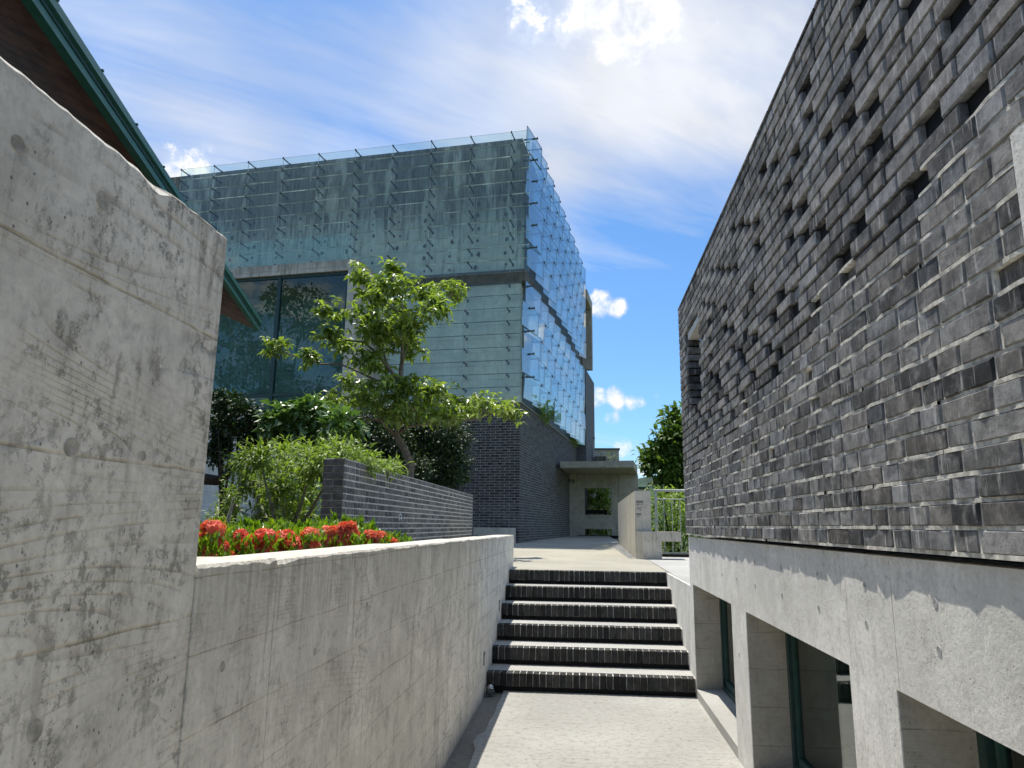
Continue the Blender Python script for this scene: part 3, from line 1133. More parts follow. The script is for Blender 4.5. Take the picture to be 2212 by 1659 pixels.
for c in range(52):
    z = .98 + c * .0655
    v = -(.0 if c % 2 == 0 else .125)
    while v < 10.35:
        a, b2 = max(v, .06), min(v + .238, 10.35)
        if b2 - a > .05:
            p = C0 + BV * ((a + b2) / 2)
            place(rface, brick_block(b2 - a, .02, .0545, .0015, .003), (p.x, p.y, z), math.pi / 2 - TH, random.random())
        v += .2495
side_hole_shade = MB()
for _ in range(70):
    v, c = random.uniform(.3, 10.0), random.randrange(52)
    p = C0 + BV * v - BU * .0015
    place(side_hole_shade, brick_block(random.choice((.06, .09, .12)), .02, .0545, .0), (p.x, p.y, .98 + c * .0655), math.pi / 2 - TH, .5)
part('hole_shade_blocks', side_hole_shade, M['near_black'], gb, kind='stuff')  # near-black blocks on the side face, painted shade of missing bricks
part('side_bricks', rface, M['brick_dk_a'], gb, kind='stuff')
# brick stair tower at the far end of the side face
part('tower', bb(MB(), (-.36, 5), (10.42, 13.4), (.6, 7.54)), M['brick_far'], gb)
part('fin_wall', bb(bb(MB(), (-.42, -.02), (12.1, 12.45), (7.9, 10.9)), (-.42, -.02), (10.6, 12.09), (10.5, 10.9)), M['conc_bay'], gb)

NPANE = [0]


def pane(u0, u1, v0, v1, z0, z1, mat, tilt=0.0, th=.012):
    """glass sheet from (u0,v0) to (u1,v1); tilt pushes the lower edge outwards"""
    a, b2 = Vector(bpt(u0, v0, 0)), Vector(bpt(u1, v1, 0))
    d = (b2 - a)
    n = Vector((d.y, -d.x, 0)).normalized() * th
    out = n.normalized() * tilt
    zz0, zz1 = Vector((0, 0, z0)), Vector((0, 0, z1))
    mb = MB()
    vs = [a + zz0 + out, b2 + zz0 + out, b2 + zz1, a + zz1]
    vs += [p + n for p in vs]
    mb.add(vs, [(0, 1, 2, 3), (7, 6, 5, 4), (0, 4, 5, 1), (1, 5, 6, 2), (2, 6, 7, 3), (3, 7, 4, 0)])
    o = part('pane', mb, mat, gb)
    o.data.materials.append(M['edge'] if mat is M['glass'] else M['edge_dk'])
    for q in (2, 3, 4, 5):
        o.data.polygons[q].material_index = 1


def bracket_front(u, z, L=.36):
    mb = MB()
    bb(mb, (u - .011, u + .011), (-L, -.0), (z - .020, z + .010))
    bb(mb, (u - .02, u + .02), (-.012, 0), (z - .05, z + .03))
    bb(mb, (u - .016, u + .016), (-L - .02, -L), (z - .03, z + .025))
    part('bracket', mb, M['steel'], gb)


def bracket_side(v, z, L=.40):
    mb = MB()
    bb(mb, (-L, 0), (v - .016, v + .016), (z - .02, z + .014))
    bb(mb, (-L - .02, -L), (v - .03, v + .03), (z - .03, z + .03))
    part('bracket', mb, M['steel'], gb)


ROW, COLW = .355, 1.11
for r in range(11):
    z1 = 11.615 - r * ROW
    for c in range(10):
        u0 = .22 + (c - 1) * COLW if c else -.28
        u1 = .22 + c * COLW
        if c == 0:
            u0, u1 = -.28, .22
        pane(u1 - .004, u0 + .004, -.34, -.34, z1 - ROW + .004, z1 - .004, M['glass'], random.uniform(.0, .012))
        if c < 10:
            bracket_front(u1 if c else .22, z1 - .02)
for r in range(1, 11):
    z1 = 11.615 - r * ROW
    part('edge_strip', bb(MB(), (-.27, 10.1), (-.346, -.330), (z1 - .009, z1 + .009)), M['edge'], gb)  # added pale strips imitating pane edges lit by the sun
for r in range(9):
    z1 = 7.50 - r * .34
    for u0, u1 in ((-.06, .30), (.30, 1.41), (1.41, 2.52), (2.52, 3.63)):
        pane(u1 - .004, u0 + .004, -.22, -.22, z1 - .34 + .004, z1 - .004, M['glass'], random.uniform(0, .01))
    if r:
        part('edge_strip', bb(MB(), (-.06, 3.63), (-.226, -.212), (z1 - .007, z1 + .007)), M['edge_dk'], gb)
    for u in (.30, 1.41):
        bracket_front(u, z1 - .02, .22)
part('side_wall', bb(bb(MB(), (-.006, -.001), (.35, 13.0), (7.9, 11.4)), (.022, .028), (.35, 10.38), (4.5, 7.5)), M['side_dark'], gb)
# side face: overlapping shingles, each one swung a little
for lo, hi, rows, out in ((7.93, 11.65, 6, .40), (4.50, 7.50, 5, .34)):
    rh = (hi - lo) / rows
    for r in range(rows):
        z0 = lo + r * rh
        sh = .55 if r % 2 else 0
        for c in range(10):
            v0 = -.20 + c * COLW - sh + (.0 if c else sh * .5)
            v1 = v0 + COLW + .10
            if v0 > 10.1:
                continue
            v1 = min(v1, 10.35)
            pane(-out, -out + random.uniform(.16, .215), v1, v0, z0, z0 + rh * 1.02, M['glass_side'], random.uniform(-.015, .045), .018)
        for c in range(10):
            v = .15 + c * COLW - (sh if c else 0)
            bracket_side(v, z0 + rh * .98, out - .03)

# dark tie-hole stains on the upper concrete
th_ = MB()
r_ = random.Random(5)
for row in range(6):
    for c in range(13):
        u = .45 + c * .74 + r_.uniform(-.05, .05)
        z = 9.85 - row * .36 + r_.uniform(-.04, .04)
        p = bpt(u, -.003, z)
        s = r_.uniform(.03, .065)
        k = 7
        vs = [p] + [p + BU * (math.cos(2 * math.pi * q / k) * s * r_.uniform(.6, 1.2)) + BZv * (math.sin(2 * math.pi * q / k) * s * r_.uniform(.7, 1.7)) for q in range(k)]
        th_.add(vs, [(0, 1 + (q + 1) % k, 1 + q) for q in range(k)])
part('tie_stains', th_, M['conc_dark'], gb, kind='stuff')

# projecting bay with the tall window
BO = -1.38
bay = MB()
bb(bay, (3.91, 4.15), (BO, -.002), (.9, 7.96))            # right cheek
bb(bay, (4.151, 14), (BO, -.002), (7.68, 7.96))           # head
bb(bay, (4.151, 14), (-.3, -.004), (.9, 7.68))            # back of the room
part('bay_frame', bay, M['conc_bay'], gb)
bl = MB()
bb(bl, (6.25, 14), (BO + .03, BO + .25), (.9, 4.16))
part('bay_spandrel', bl, M['conc_low'], gb)
bl = MB()
bb(bl, (6.95, 14), (BO + .02, BO + .28), (4.165, 4.48))
part('bay_ledge', bl, M['conc_dark'], gb)
fr = MB()
for u in (4.17, 6.10, 8.9, 11.6):
    bb(fr, (u - .05, u + .05), (BO + .06, BO + .16), (.95, 7.67))
for z in (4.55, 4.20, 7.64):
    bb(fr, (4.221, 14), (BO + .07, BO + .15), (z - .035, z + .035))
part('bay_mullion', fr, M['frame'], gb)
for u0, u1 in ((4.22, 6.05), (6.15, 8.85), (8.95, 11.55)):
    for z0, z1 in ((4.586, 7.604), (4.236, 4.514), (1.0, 4.164)):
        if z1 < 4.6 and u0 > 6:
            continue
        mb = bb(MB(), (u0, u1), (BO + .10, BO + .112), (z0, z1))
        part('window_pane', mb, M['glass_bay'], gb)
mb = bb(MB(), (4.07, 6.72), (BO + .03, BO + .045), (7.965, 8.68))
part('balustrade_pane', mb, M['glass'], gb)
mb = bb(MB(), (6.73, 9.4), (BO + .03, BO + .045), (7.965, 8.68))
part('balustrade_pane', mb, M['glass'], gb)

# planting that spills over the brick base of the side face comes with the plants below

# concrete seat block at the corner of the building
mb = MB()
bb(mb, (.06, .95), (-.62, -.06), (.98, 1.37))
single('seat_block', mb, M['conc_sign'], 'small concrete seat block at the corner of the dark brick base', 'bench')

# ------------------------------------------------------------------ portico
pt = thing('portico', 'low concrete porch with flat canopy and square opening at the end of the terrace', 'porch', (.6, 25.0, 1.08))
P0 = Vector((-.45, 0, 0))
can = MB()
prof = [(-.62, 22.62, 3.43), (1.66, 22.42, 3.455), (2.02, 25.6, 3.50), (2.02, 26.0, 3.50), (-.4, 26.2, 3.50)]
low = [(-.62, 22.62, 3.235), (1.66, 22.42, 3.24), (2.02, 25.6, 3.24), (2.02, 26.0, 3.24), (-.4, 26.2, 3.24)]
n = len(prof)
can.add(prof + low, [tuple(range(n))[::-1][::-1], tuple(range(n, 2 * n))[::-1]] + [(k, k + n, (k + 1) % n + n, (k + 1) % n) for k in range(n)])
part('canopy', can, M['conc_portico'], pt)
OX0, OX1, OZ0, OZ1 = .16, 1.09, 1.82, 2.76
YB = 25.6
for nm, a, c, d, e in (('wall_panel', -.6, OX0, 1.0, 3.238), ('wall_panel', OX1, 1.335, 1.0, 3.238), ('wall_panel', OX0, OX1, OZ1, 3.238), ('wall_panel', OX0, OX1, 1.34, OZ0),
                       ('wall_panel', 1.352, 2.04, 1.0, 3.238)):
    part(nm, MB().box((a, YB, d), (c, YB + .22, e)), M['conc_portico'], pt)
part('kerb', MB().box((-.1, YB - .02, 1.02), (1.34, YB + .1, 1.12)), M['near_black'], pt)
mb = MB()
mb.box((.22, YB + 1.5, 1.88), (1.0, YB + 1.56, 2.03))
mb.box((.25, YB + 1.5, 1.0), (.30, YB + 1.55, 1.88)).box((.92, YB + 1.5, 1.0), (.97, YB + 1.55, 1.88))
single('bench_rail', mb, M['near_black'], 'dark rail seen through the square opening of the concrete porch', 'railing')
sc_ = thing('wall_lamp', 'small dark spotlight under the porch canopy beside the brick corner', 'lamp', (-.36, 25.5, 2.95))
part('housing', MB().box((-.46, 25.3, 2.98), (-.34, 25.46, 3.06)), M['steel'], sc_)
part('stem', MB().box((-.26, 25.5, 2.92), (-.22, 25.597, 3.06)), M['steel'], sc_)
# roof volumes far behind the portico
hb = thing('rooftop_block', 'pale concrete roof parapets showing above the porch canopy', 'building', (1.1, 31, 0))
part('wall', MB().box((-.6, 30, 0), (.60, 33, 5.05)), M['conc_glass'], hb)
part('wall', MB().box((.605, 30.1, 0), (1.63, 33, 4.60)), M['conc_bay'], hb)
part('cap', MB().box((.58, 30.05, 4.602), (1.67, 33, 4.66)), M['conc_dark'], hb)
part('cap', MB().box((-.6, 29.96, 5.052), (.63, 33, 5.1)), M['conc_dark'], hb)
part('ledge', MB().box((.60, 29.6, 3.4), (1.07, 30.09, 4.27)), M['conc_dark'], hb)

# ------------------------------------------------------------------ sign wall, bench, railing
TS = ter(11.2) - .01
sw = thing('sign_wall', 'concrete sign wall with engraved lettering and a low bench at its foot', 'sign', (1.0, 14, TS))
mb = MB()
mb.add([(.845, 11.34, TS), (1.09, 11.34, TS), (1.09, 18.0, TS), (.925, 18.0, TS), (.845, 11.34, 1.98), (1.09, 11.34, 1.98), (1.09, 18.0, 2.0), (.925, 18.0, 2.0)],
       [(0, 3, 2, 1), (4, 5, 6, 7), (0, 1, 5, 4), (1, 2, 6, 5), (2, 3, 7, 6), (3, 0, 4, 7)])
part('slab_wall', mb, M['conc_sign'], sw)
mb = MB()
mb.add([(.95, 11.2, TS), (1.225, 11.2, TS), (1.225, 11.6, TS), (.84, 11.338, TS), (.95, 11.2, 1.36), (1.225, 11.2, 1.36), (1.225, 11.6, 1.36), (.84, 11.338, 1.36)],
       [(0, 3, 2, 1), (4, 5, 6, 7), (0, 1, 5, 4), (1, 2, 6, 5), (2, 3, 7, 6), (3, 0, 4, 7)])
bn = part('bench', mb, M['conc_sign'], sw)
part('seat', MB().box((1.2265, 11.2, 1.215), (1.515, 11.6, 1.36)), M['conc_sign'], bn)
ink = MB()
yI = 11.3385


def stroke(x0, x1, z0, z1):
    ink.box((x0, yI - .0015, z0), (x1, yI + .003, z1))


for k in range(3):          # three block characters
    x = .872 + k * .036
    stroke(x, x + .028, 1.822, 1.829)
    stroke(x, x + .006, 1.790, 1.822)
    stroke(x + .022, x + .028, 1.790, 1.822)
    stroke(x + .006, x + .022, 1.805, 1.810)
    stroke(x + .011, x + .016, 1.790, 1.805)
for k in range(9):          # a line of small print
    x = .870 + k * .012
    stroke(x, x + .007, 1.765, 1.765 + random.choice((.006, .009, .012)))
stroke(.870, 1.025, 1.727, 1.730)
stroke(.868, .930, 1.700, 1.706)      # bent arrow
stroke(.924, .930, 1.668, 1.700)
stroke(.914, .924, 1.682, 1.688)
for k in range(2):
    x = .868 + k * .040
    stroke(x, x + .030, 1.628, 1.635)
    stroke(x, x + .006, 1.600, 1.628)
    stroke(x + .024, x + .030, 1.600, 1.628)
    stroke(x + .006, x + .024, 1.613, 1.618)
for k in range(4):
    x = .868 + k * .013
    stroke(x, x + .008, 1.578, 1.578 + random.choice((.006, .010)))
part('lettering', ink, M['ink'], sw)
# gravel strip at the foot of the sign wall
gv = MB()
r_ = random.Random(9)
for k in range(1500):
    t = r_.random() ** .8
    y = 11.3 + t * 6.9
    x = .84 + .0117 * (y - 11.3) - .01 - r_.random() * (.09 + .16 * t)
    s = r_.uniform(.008, .022)
    z = ter(y) + s * .3
    a = r_.uniform(0, 6.28)
    vs = []
    for q in range(4):
        vs.append((x + math.cos(a + q * 1.57) * s * r_.uniform(.8, 1.3), y + math.sin(a + q * 1.57) * s * r_.uniform(.8, 1.3), z))
    vs += [(x, y, z + s * .8), (x, y, z - s * .6)]
    gv.add(vs, [(0, 1, 4), (1, 2, 4), (2, 3, 4), (3, 0, 4)], r_.random())
o = obj('gravel', gv.mesh('gravel'), M['gravel'])
o['kind'] = 'stuff'
o['label'] = 'grey gravel strip along the foot of the sign wall'
o['category'] = 'gravel'

rl = thing('railing', 'white steel railing between the sign wall and the brick building', 'railing', (1.8, 12.2, ter(12.2)))
part('handrail', MB().tube([(1.22, 12.2, 2.03), (2.8, 12.2, 2.03)], .022, 10), M['rail'], rl, smooth=True)
part('mid_rail', MB().tube([(1.25, 12.2, 1.89), (2.8, 12.2, 1.89)], .008, 8), M['rail'], rl)
part('bottom_rail', MB().box((1.25, 12.19, 1.005), (2.8, 12.21, 1.025)), M['rail'], rl)
for x in (1.245, 1.27):
    part('post', MB().tube([(x, 12.2, .95), (x, 12.2, 2.02)], .010, 8), M['rail'], rl)
for k in range(11):
    x = 1.385 + k * .133
    part('bar', MB().tube([(x, 12.2, 1.02), (x, 12.2, 1.885)], .006, 6), M['rail'], rl)
single('kerb', MB().box((1.2, 12.05, .90), (3.3, 12.15, 1.0)), M['near_black'], 'dark kerb under the white steel railing', 'kerb')

# ------------------------------------------------------------------ timber-eaved house
EZ = 4.0
E0 = Vector((-2.62, 2.90, 0))
E1 = Vector((-4.14, 8.64, 0))
ED = (E1 - E0).normalized()
EN = Vector((ED.y, -ED.x, 0))             # outwards (to the path)
if EN.x < 0:
    EN = -EN
hs = thing('timber_house', 'house with green metal eaves and timber soffit rising behind the tall concrete wall', 'house', (-7, 4, 1.16))
Es = E0 - ED * 5.5
LEN = (E1 - Es).length


def eb(mb, s, n, z, tone=.5):
    return mb.obox(Es, ED, EN, BZv, (s[0], n[0], z[0]), (s[1], n[1], z[1]), tone)


rise = lambda n: EZ - n * .42     # roof climbs inwards


def slope(mb, s0, s1, n0, n1, zlo, th):
    """slab following the roof pitch between outward offsets n0>n1"""
    vs = []
    for s in (s0, s1):
        for nn in (n0, n1):
            p = Es + ED * s + EN * nn
            zb = zlo + (n0 - nn) * .42
            vs += [(p.x, p.y, zb), (p.x, p.y, zb + th)]
    return mb.add(vs, [(0, 2, 3, 1), (4, 5, 7, 6), (0, 1, 5, 4), (2, 6, 7, 3), (1, 3, 7, 5), (0, 4, 6, 2)])


part('gutter', eb(MB(), (0, LEN), (-.05, .0), (EZ - .038, EZ + .012)), M['green_metal'], hs)
part('fascia_groove', eb(MB(), (0, LEN), (-.07, -.022), (EZ - .066, EZ - .040)), M['green_dark'], hs)
part('fascia', eb(MB(), (0, LEN), (-.085, -.03), (EZ - .115, EZ - .068)), M['green_metal'], hs)
nb = int(LEN / .11)
for k in range(nb):
    s0 = k * LEN / nb
    part('soffit_board', slope(MB(), s0 + .002, s0 + LEN / nb - .002, -.09, -1.25, EZ - .095, .02), M['wood'], hs)
part('roof_sheet', slope(MB(), 0, LEN, -.02, -4.2, EZ + .0, .03), M['tile'], hs)
part('beam', eb(MB(), (0, LEN - .35), (-.86, -.58), (EZ - .30, EZ + .02)), M['wood_dk'], hs)
part('house_wall', eb(MB(), (0, LEN - .8), (-4.0, -1.25), (1.0, EZ + .1)), M['wood_dk'], hs)
for k in range(20):
    s = .3 + k * .58
    if s < LEN - .05:
        part('gutter_clip', eb(MB(), (s - .008, s + .008), (-.012, .006), (EZ + .013, EZ + .024)), M['green_dark'], hs)


# ------------------------------------------------------------------ plants
def leaves(centers, dirs, ups, length, width, droop=.25):
    """leaf faces (4 triangles each) as arrays"""
    n = len(centers)
    d = dirs / np.linalg.norm(dirs, axis=1, keepdims=True)
    side = np.cross(d, ups)
    side /= np.linalg.norm(side, axis=1, keepdims=True) + 1e-9
    nrm = np.cross(side, d)
    L = length[:, None]
    Wd = width[:, None]
    base = centers
    mid = centers + d * L * .5 + nrm * L * .04
    tip = centers + d * L - nrm * L * droop
    lft = mid + side * Wd * .5 + nrm * Wd * .14
    rgt = mid - side * Wd * .5 + nrm * Wd * .14
    V = np.stack([base, rgt, tip, lft, mid], 1).reshape(-1, 3)
    k = np.arange(n) * 5
    Fs = np.concatenate([np.stack([k, k + 1, k + 4], 1), np.stack([k + 1, k + 2, k + 4], 1), np.stack([k + 2, k + 3, k + 4], 1), np.stack([k + 3, k, k + 4], 1)])
    return V, Fs


def leaf_object(name, V, Fs, tones, mat, parent):
    root = parent
    while root.parent:
        root = root.parent
    me = bpy.data.meshes.new(name)
    me.from_pydata((V - np.array(BASE[root.name])).tolist(), [], Fs.tolist())
    at = me.attributes.new('tone', 'FLOAT', 'FACE')
    at.data.foreach_set('value', np.tile(tones, 4).astype(np.float32))
    me.update()
    o = obj(name, me, mat, parent)
    o['kind'] = 'stuff'
    return o


def unit(n):
    v = RNG.normal(size=(n, 3))
    return v / np.linalg.norm(v, axis=1, keepdims=True)


def clump_points(blobs, per, shell=.55):
    """points spread through ellipsoids (centre, radii, count)"""
    P = []
    for c, r, k in blobs:
        q = unit(int(k * per)) * (shell + (1 - shell) * RNG.random((int(k * per), 1))) ** 1.0
        P.append(np.array(c) + q * np.array(r))
    return np.concatenate(P)


def foliage(parent, blobs, per, mat, ll=(.05, .09), wr=.5, shell=.45, droop=.25, upb=.4, name='crown', out=.8):
    P, D = [], []
    for c, r, k in blobs:
        n = max(8, int(k * per))
        u = unit(n)
        rad = (shell + (1 - shell) * RNG.random((n, 1))) * RNG.choice([.8, 1.0, 1.0, 1.25], (n, 1))
        P.append(np.array(c) + u * rad * np.array(r))
        D.append(u * out + unit(n) * .8 + np.array([0, 0, .05]))
    P = np.concatenate(P)
    D = np.concatenate(D)
    n = len(P)
    ups = unit(n) * .6 + np.array([0, 0, upb + .6])
    L = RNG.uniform(ll[0], ll[1], n)
    V, Fs = leaves(P, D, ups, L, L * wr * RNG.uniform(.8, 1.2, n), droop)
    return leaf_object(name, V, Fs, RNG.random(n), mat, parent)


def rosettes(parent, blobs, per, mat, ll=(.10, .16), wr=.45, name='crown'):
    """whorls of drooping leaves at shoot tips, held in flat layers"""
    P, D, U_, L = [], [], [], []
    for c, r, k in blobs:
        n = max(3, int(k * per))
        u = unit(n)
        tips = np.array(c) + u * (RNG.random((n, 1)) ** .6) * RNG.choice([.85, 1.0, 1.0, 1.35], (n, 1)) * np.array(r)
        for t in tips:
            m_ = RNG.integers(6, 10)
            a0 = RNG.random() * 6.28
            sc2 = RNG.uniform(.7, 1.15)
            for q in range(m_):
                a = a0 + q * 6.283 / m_ + RNG.uniform(-.3, .3)
                el = RNG.uniform(-.9, .6)
                P.append(t + RNG.normal(size=3) * .012)
                D.append((math.cos(a) * math.cos(el), math.sin(a) * math.cos(el), math.sin(el)))
                U_.append((RNG.normal() * .25, RNG.normal() * .25, 1))
                L.append(RNG.uniform(*ll) * sc2)
    P, D, U_, L = map(np.array, (P, D, U_, L))
    V, Fs = leaves(P, D, U_, L, L * wr * RNG.uniform(.8, 1.2, len(L)), .32)
    return leaf_object(name, V, Fs, RNG.random(len(L)) ** 1.2, mat, parent)


def tube_part(parent, name, lines, mat):
    mb = MB()
    for pts, r0, r1 in lines:
        n = len(pts)
        mb.tube(pts, [r0 + (r1 - r0) * i / (n - 1) for i in range(n)], 8)
    return part(name, mb, mat, parent, smooth=True)


TD = 11.6         # the tree stands between the garden wall and the building


def tp(x, y, dy=0.0):
    """pixel of the enlarged tree view -> point near the tree's own distance"""
    return at_y(416.9 + x * .3967, 548.6 + y * .3967, TD + dy)


def tr(px):
    return px * .3967 / F * TD * 1.03


base = tp(1185, 1190)
base.x -= .05
tree = thing('tree', 'slender garden tree with layered bright green leaves in front of the glass building', 'tree', (base.x, base.y, 1.15))
clus = [(1080, 95, 75, 45), (905, 105, 35, 55), (955, 165, 60, 40), (1080, 185, 120, 45), (1250, 215, 85, 45), (1415, 200, 105, 55), (1330, 295, 95, 60),
        (730, 300, 60, 42), (920, 325, 105, 40), (1000, 400, 200, 60), (1180, 370, 95, 60), (740, 440, 75, 50), (1180, 500, 90, 65), (830, 495, 90, 50),
        (625, 555, 60, 48), (450, 505, 80, 35), (985, 610, 85, 32), (860, 700, 75, 32), (1060, 735, 150, 45), (1280, 735, 120, 55), (1000, 810, 140, 55),
        (1240, 830, 140, 60), (1500, 830, 85, 40), (1610, 815, 75, 45), (1730, 860, 75, 38), (720, 790, 95, 30), (1120, 880, 90, 40), (1380, 790, 90, 50), (1080, 470, 120, 60), (940, 560, 80, 45), (1100, 300, 90, 50), (1010, 250, 70, 35), (900, 790, 90, 45), (1160, 700, 80, 40), (1330, 880, 80, 40), (1430, 850, 70, 40)]
bl_ = []
dys = {}
for k, (x, y, rx, ry) in enumerate(clus):
    dy = RNG.uniform(-.9, .9)
    if 8 <= k <= 10 or k in (18, 20, 21):
        dy = RNG.uniform(-1.1, .2)
    dys[k] = dy
    bl_.append((tuple(tp(x, y, dy)), (tr(rx) * 1.08, tr(rx) * .9 + .15, tr(ry) * 1.35), rx * ry / 1000.0 + 1))
rosettes(tree, bl_, 5.0, M['leaf_tree'], (.10, .20), .44)
T = lambda *a: [tp(x, y, d) for x, y, d in a]
br = [([Vector((base.x, base.y, 1.0))] + T((1185, 1150, 0), (1150, 1060, 0), (1108, 992, 0), (1120, 910, 0), (1104, 840, 0), (1128, 720, 0), (1136, 600, 0)), .072, .040),
      (T((1136, 600, 0), (1150, 540, .1), (1190, 440, .2), (1270, 360, .3), (1340, 290, .3), (1415, 215, .2)), .032, .008),
      (T((1120, 690, 0), (1062, 620, -.1), (1000, 540, -.2), (930, 480, -.3), (830, 470, -.3), (740, 440, -.2)), .034, .008),
      (T((1062, 620, -.1), (1030, 520, 0), (1010, 430, .1), (1000, 380, .1), (920, 330, .2)), .025, .007),
      (T((1136, 600, 0), (1140, 470, -.2), (1150, 330, 0), (1130, 240, 0), (1090, 130, 0)), .028, .007),
      (T((1130, 330, 0), (1040, 250, .1), (960, 180, .2), (905, 110, .2)), .017, .006),
      (T((1000, 690, 0), (900, 640, 0), (800, 600, .2), (700, 600, .3), (620, 570, .3), (530, 550, .4), (450, 515, .5)), .022, .006),
      (T((1120, 690, 0), (1060, 690, 0), (1000, 690, 0)), .026, .022),
      (T((1104, 992, 0), (1022, 908, -.2), (960, 895, -.3), (880, 882, -.4), (790, 860, -.3), (720, 800, -.2)), .030, .007),
      (T((1112, 985, 0), (1160, 945, 0), (1230, 930, .1), (1330, 920, .2), (1440, 905, .3), (1560, 900, .2), (1650, 850, .1), (1730, 865, 0)), .028, .007),
      (T((1022, 908, -.2), (1010, 860, -.2), (1000, 820, -.2)), .016, .006),
      (T((1120, 910, 0), (1150, 860, .1), (1240, 830, .2)), .018, .006),
      (T((1185, 1150, 0), (1195, 1110, .1), (1205, 1080, .1)), .02, .012)]
tube_part(tree, 'trunk', br, M['bark'])

# dark evergreens behind the trunk, next to the brick base
def shrub(name, label, cat, pix, depth, mat, per, ll, wr=.5, shell=.4, droop=.2, bark='bark_dk', group=None, z0=1.15, stems=3, deep=.8):
    """pix: (x, y, rx, ry) ellipses in full-view pixels"""
    bs = []
    for x, y, rx, ry in pix:
        d = depth + RNG.uniform(-.5, .5) * deep
        c = at_y(x, y, d)
        k = d / F * 1.02
        bs.append((tuple(c), (rx * k, max(rx, ry) * k * .8, ry * k), rx * ry / 400.0))
    cx = sum(b_[0][0] for b_ in bs) / len(bs)
    t = thing(name, label, cat, (cx, depth, z0), group)
    foliage(t, bs, per, mat, ll, wr, shell, droop)
    ln = []
    for c, r, k in bs[:12]:
        ln.append(([Vector((cx + random.uniform(-.15, .15), depth, z0 - .1)), Vector(((cx + c[0]) / 2, (depth + c[1]) / 2, (z0 + c[2]) / 2 - .05)), Vector(c)], .03, .008))
    tube_part(t, 'trunk', ln, M[bark])
    return t


shrub('evergreen_shrub', 'dark rounded evergreen shrub behind the end of the garden wall by the brick base', 'shrub',
      [(975, 1005, 42, 48), (940, 940, 60, 50), (905, 965, 55, 60), (985, 955, 40, 45), (950, 1030, 55, 30), (880, 905, 60, 40), (1000, 1020, 20, 26)], 14.2, M['leaf_dark'], 300, (.05, .10), .5, .35)
shrub('evergreen_shrub', 'dark dense evergreen shrub directly behind the leaning tree trunk', 'shrub',
      [(800, 905, 60, 40), (770, 950, 60, 40), (850, 960, 50, 50), (830, 1000, 60, 40), (900, 1010, 40, 30)], 13.2, M['leaf_dark'], 260, (.05, .10), .5, .35)
shrub('evergreen_shrub', 'dark gnarled evergreen tree beside the tall concrete wall with a bare low limb', 'tree',
      [(480, 925, 42, 60), (520, 905, 45, 45), (560, 930, 36, 40), (470, 980, 30, 30), (500, 870, 26, 22), (545, 970, 36, 30), (470, 865, 20, 26)], 10.0, M['leaf_dark'], 260, (.05, .09), .55, .35)
bt_ = bpy.data.objects['evergreen_shrub.002']
P_ = lambda x, y, d: at_y(x, y, d)
tube_part(bt_, 'bare_limb', [([P_(425, 1033, 10.0), P_(470, 1038, 10.0), P_(488, 1028, 10.0), P_(505, 1008, 10.0), P_(530, 985, 10.0)], .09, .02),
                             ([P_(486, 1030, 10), P_(490, 1005, 10), P_(503, 985, 10)], .03, .008),
                             ([P_(488, 1028, 10), P_(510, 1012, 10), P_(520, 1003, 10)], .025, .008)], M['bark_dk'])
shrub('broadleaf_shrub', 'glossy broad-leaved shrub catching the sun below the tall bay window', 'shrub',
      [(620, 905, 45, 28), (665, 890, 40, 25), (705, 905, 45, 30), (650, 930, 60, 30), (600, 925, 35, 30), (740, 925, 40, 30), (690, 950, 60, 25)], 9.6, M['leaf_broad'], 70, (.12, .20), .55, .45, .3)
shrub('bamboo_shrub', 'feathery light green cane shrub filling the corner behind the red flowers', 'shrub',
      [(560, 990, 60, 40), (620, 985, 60, 40), (680, 985, 60, 35), (740, 975, 55, 30), (540, 1040, 55, 50), (610, 1050, 60, 60), (660, 1060, 45, 60), (580, 1110, 55, 45), (640, 1120, 55, 40),
       (500, 1080, 30, 50), (790, 1000, 45, 26), (840, 1010, 30, 20), (680, 1010, 50, 40), (520, 1000, 40, 30)], 7.4, M['leaf_bamboo'], 80, (.05, .125), .24, .05, .3, bark='cane', deep=1.8)
bs_ = bpy.data.objects['bamboo_shrub']
tube_part(bs_, 'cane', [([P_(585, 1165, 7.0), P_(592, 1090, 7.1), P_(600, 990, 7.2)], .012, .008), ([P_(500, 1110, 7.0), P_(520, 1040, 7.0), P_(535, 990, 7.1)], .012, .007),
                        ([P_(640, 1160, 7.2), P_(646, 1060, 7.3), P_(660, 980, 7.4)], .010, .006), ([P_(555, 1160, 7.2), P_(560, 1060, 7.3), P_(556, 980, 7.4)], .010, .006)], M['cane'])
shrub('bamboo_shrub', 'bright green cane shrub leaning over the top of the garden wall', 'shrub',
      [(800, 1000, 40, 18), (850, 1010, 30, 16), (760, 985, 40, 20), (720, 975, 40, 22)], 8.6, M['leaf_bamboo'], 60, (.08, .14), .22, .25, .3, bark='cane', deep=.3)
shrub('fine_shrub', 'sparse pale-leaved young shrub beside the tall concrete wall', 'shrub',
      [(460, 1115, 22, 14), (490, 1130, 25, 14), (470, 1095, 14, 8), (505, 1075, 12, 20)], 5.6, M['leaf_bamboo'], 60, (.03, .06), .35, .1, .2, bark='cane', deep=.3)

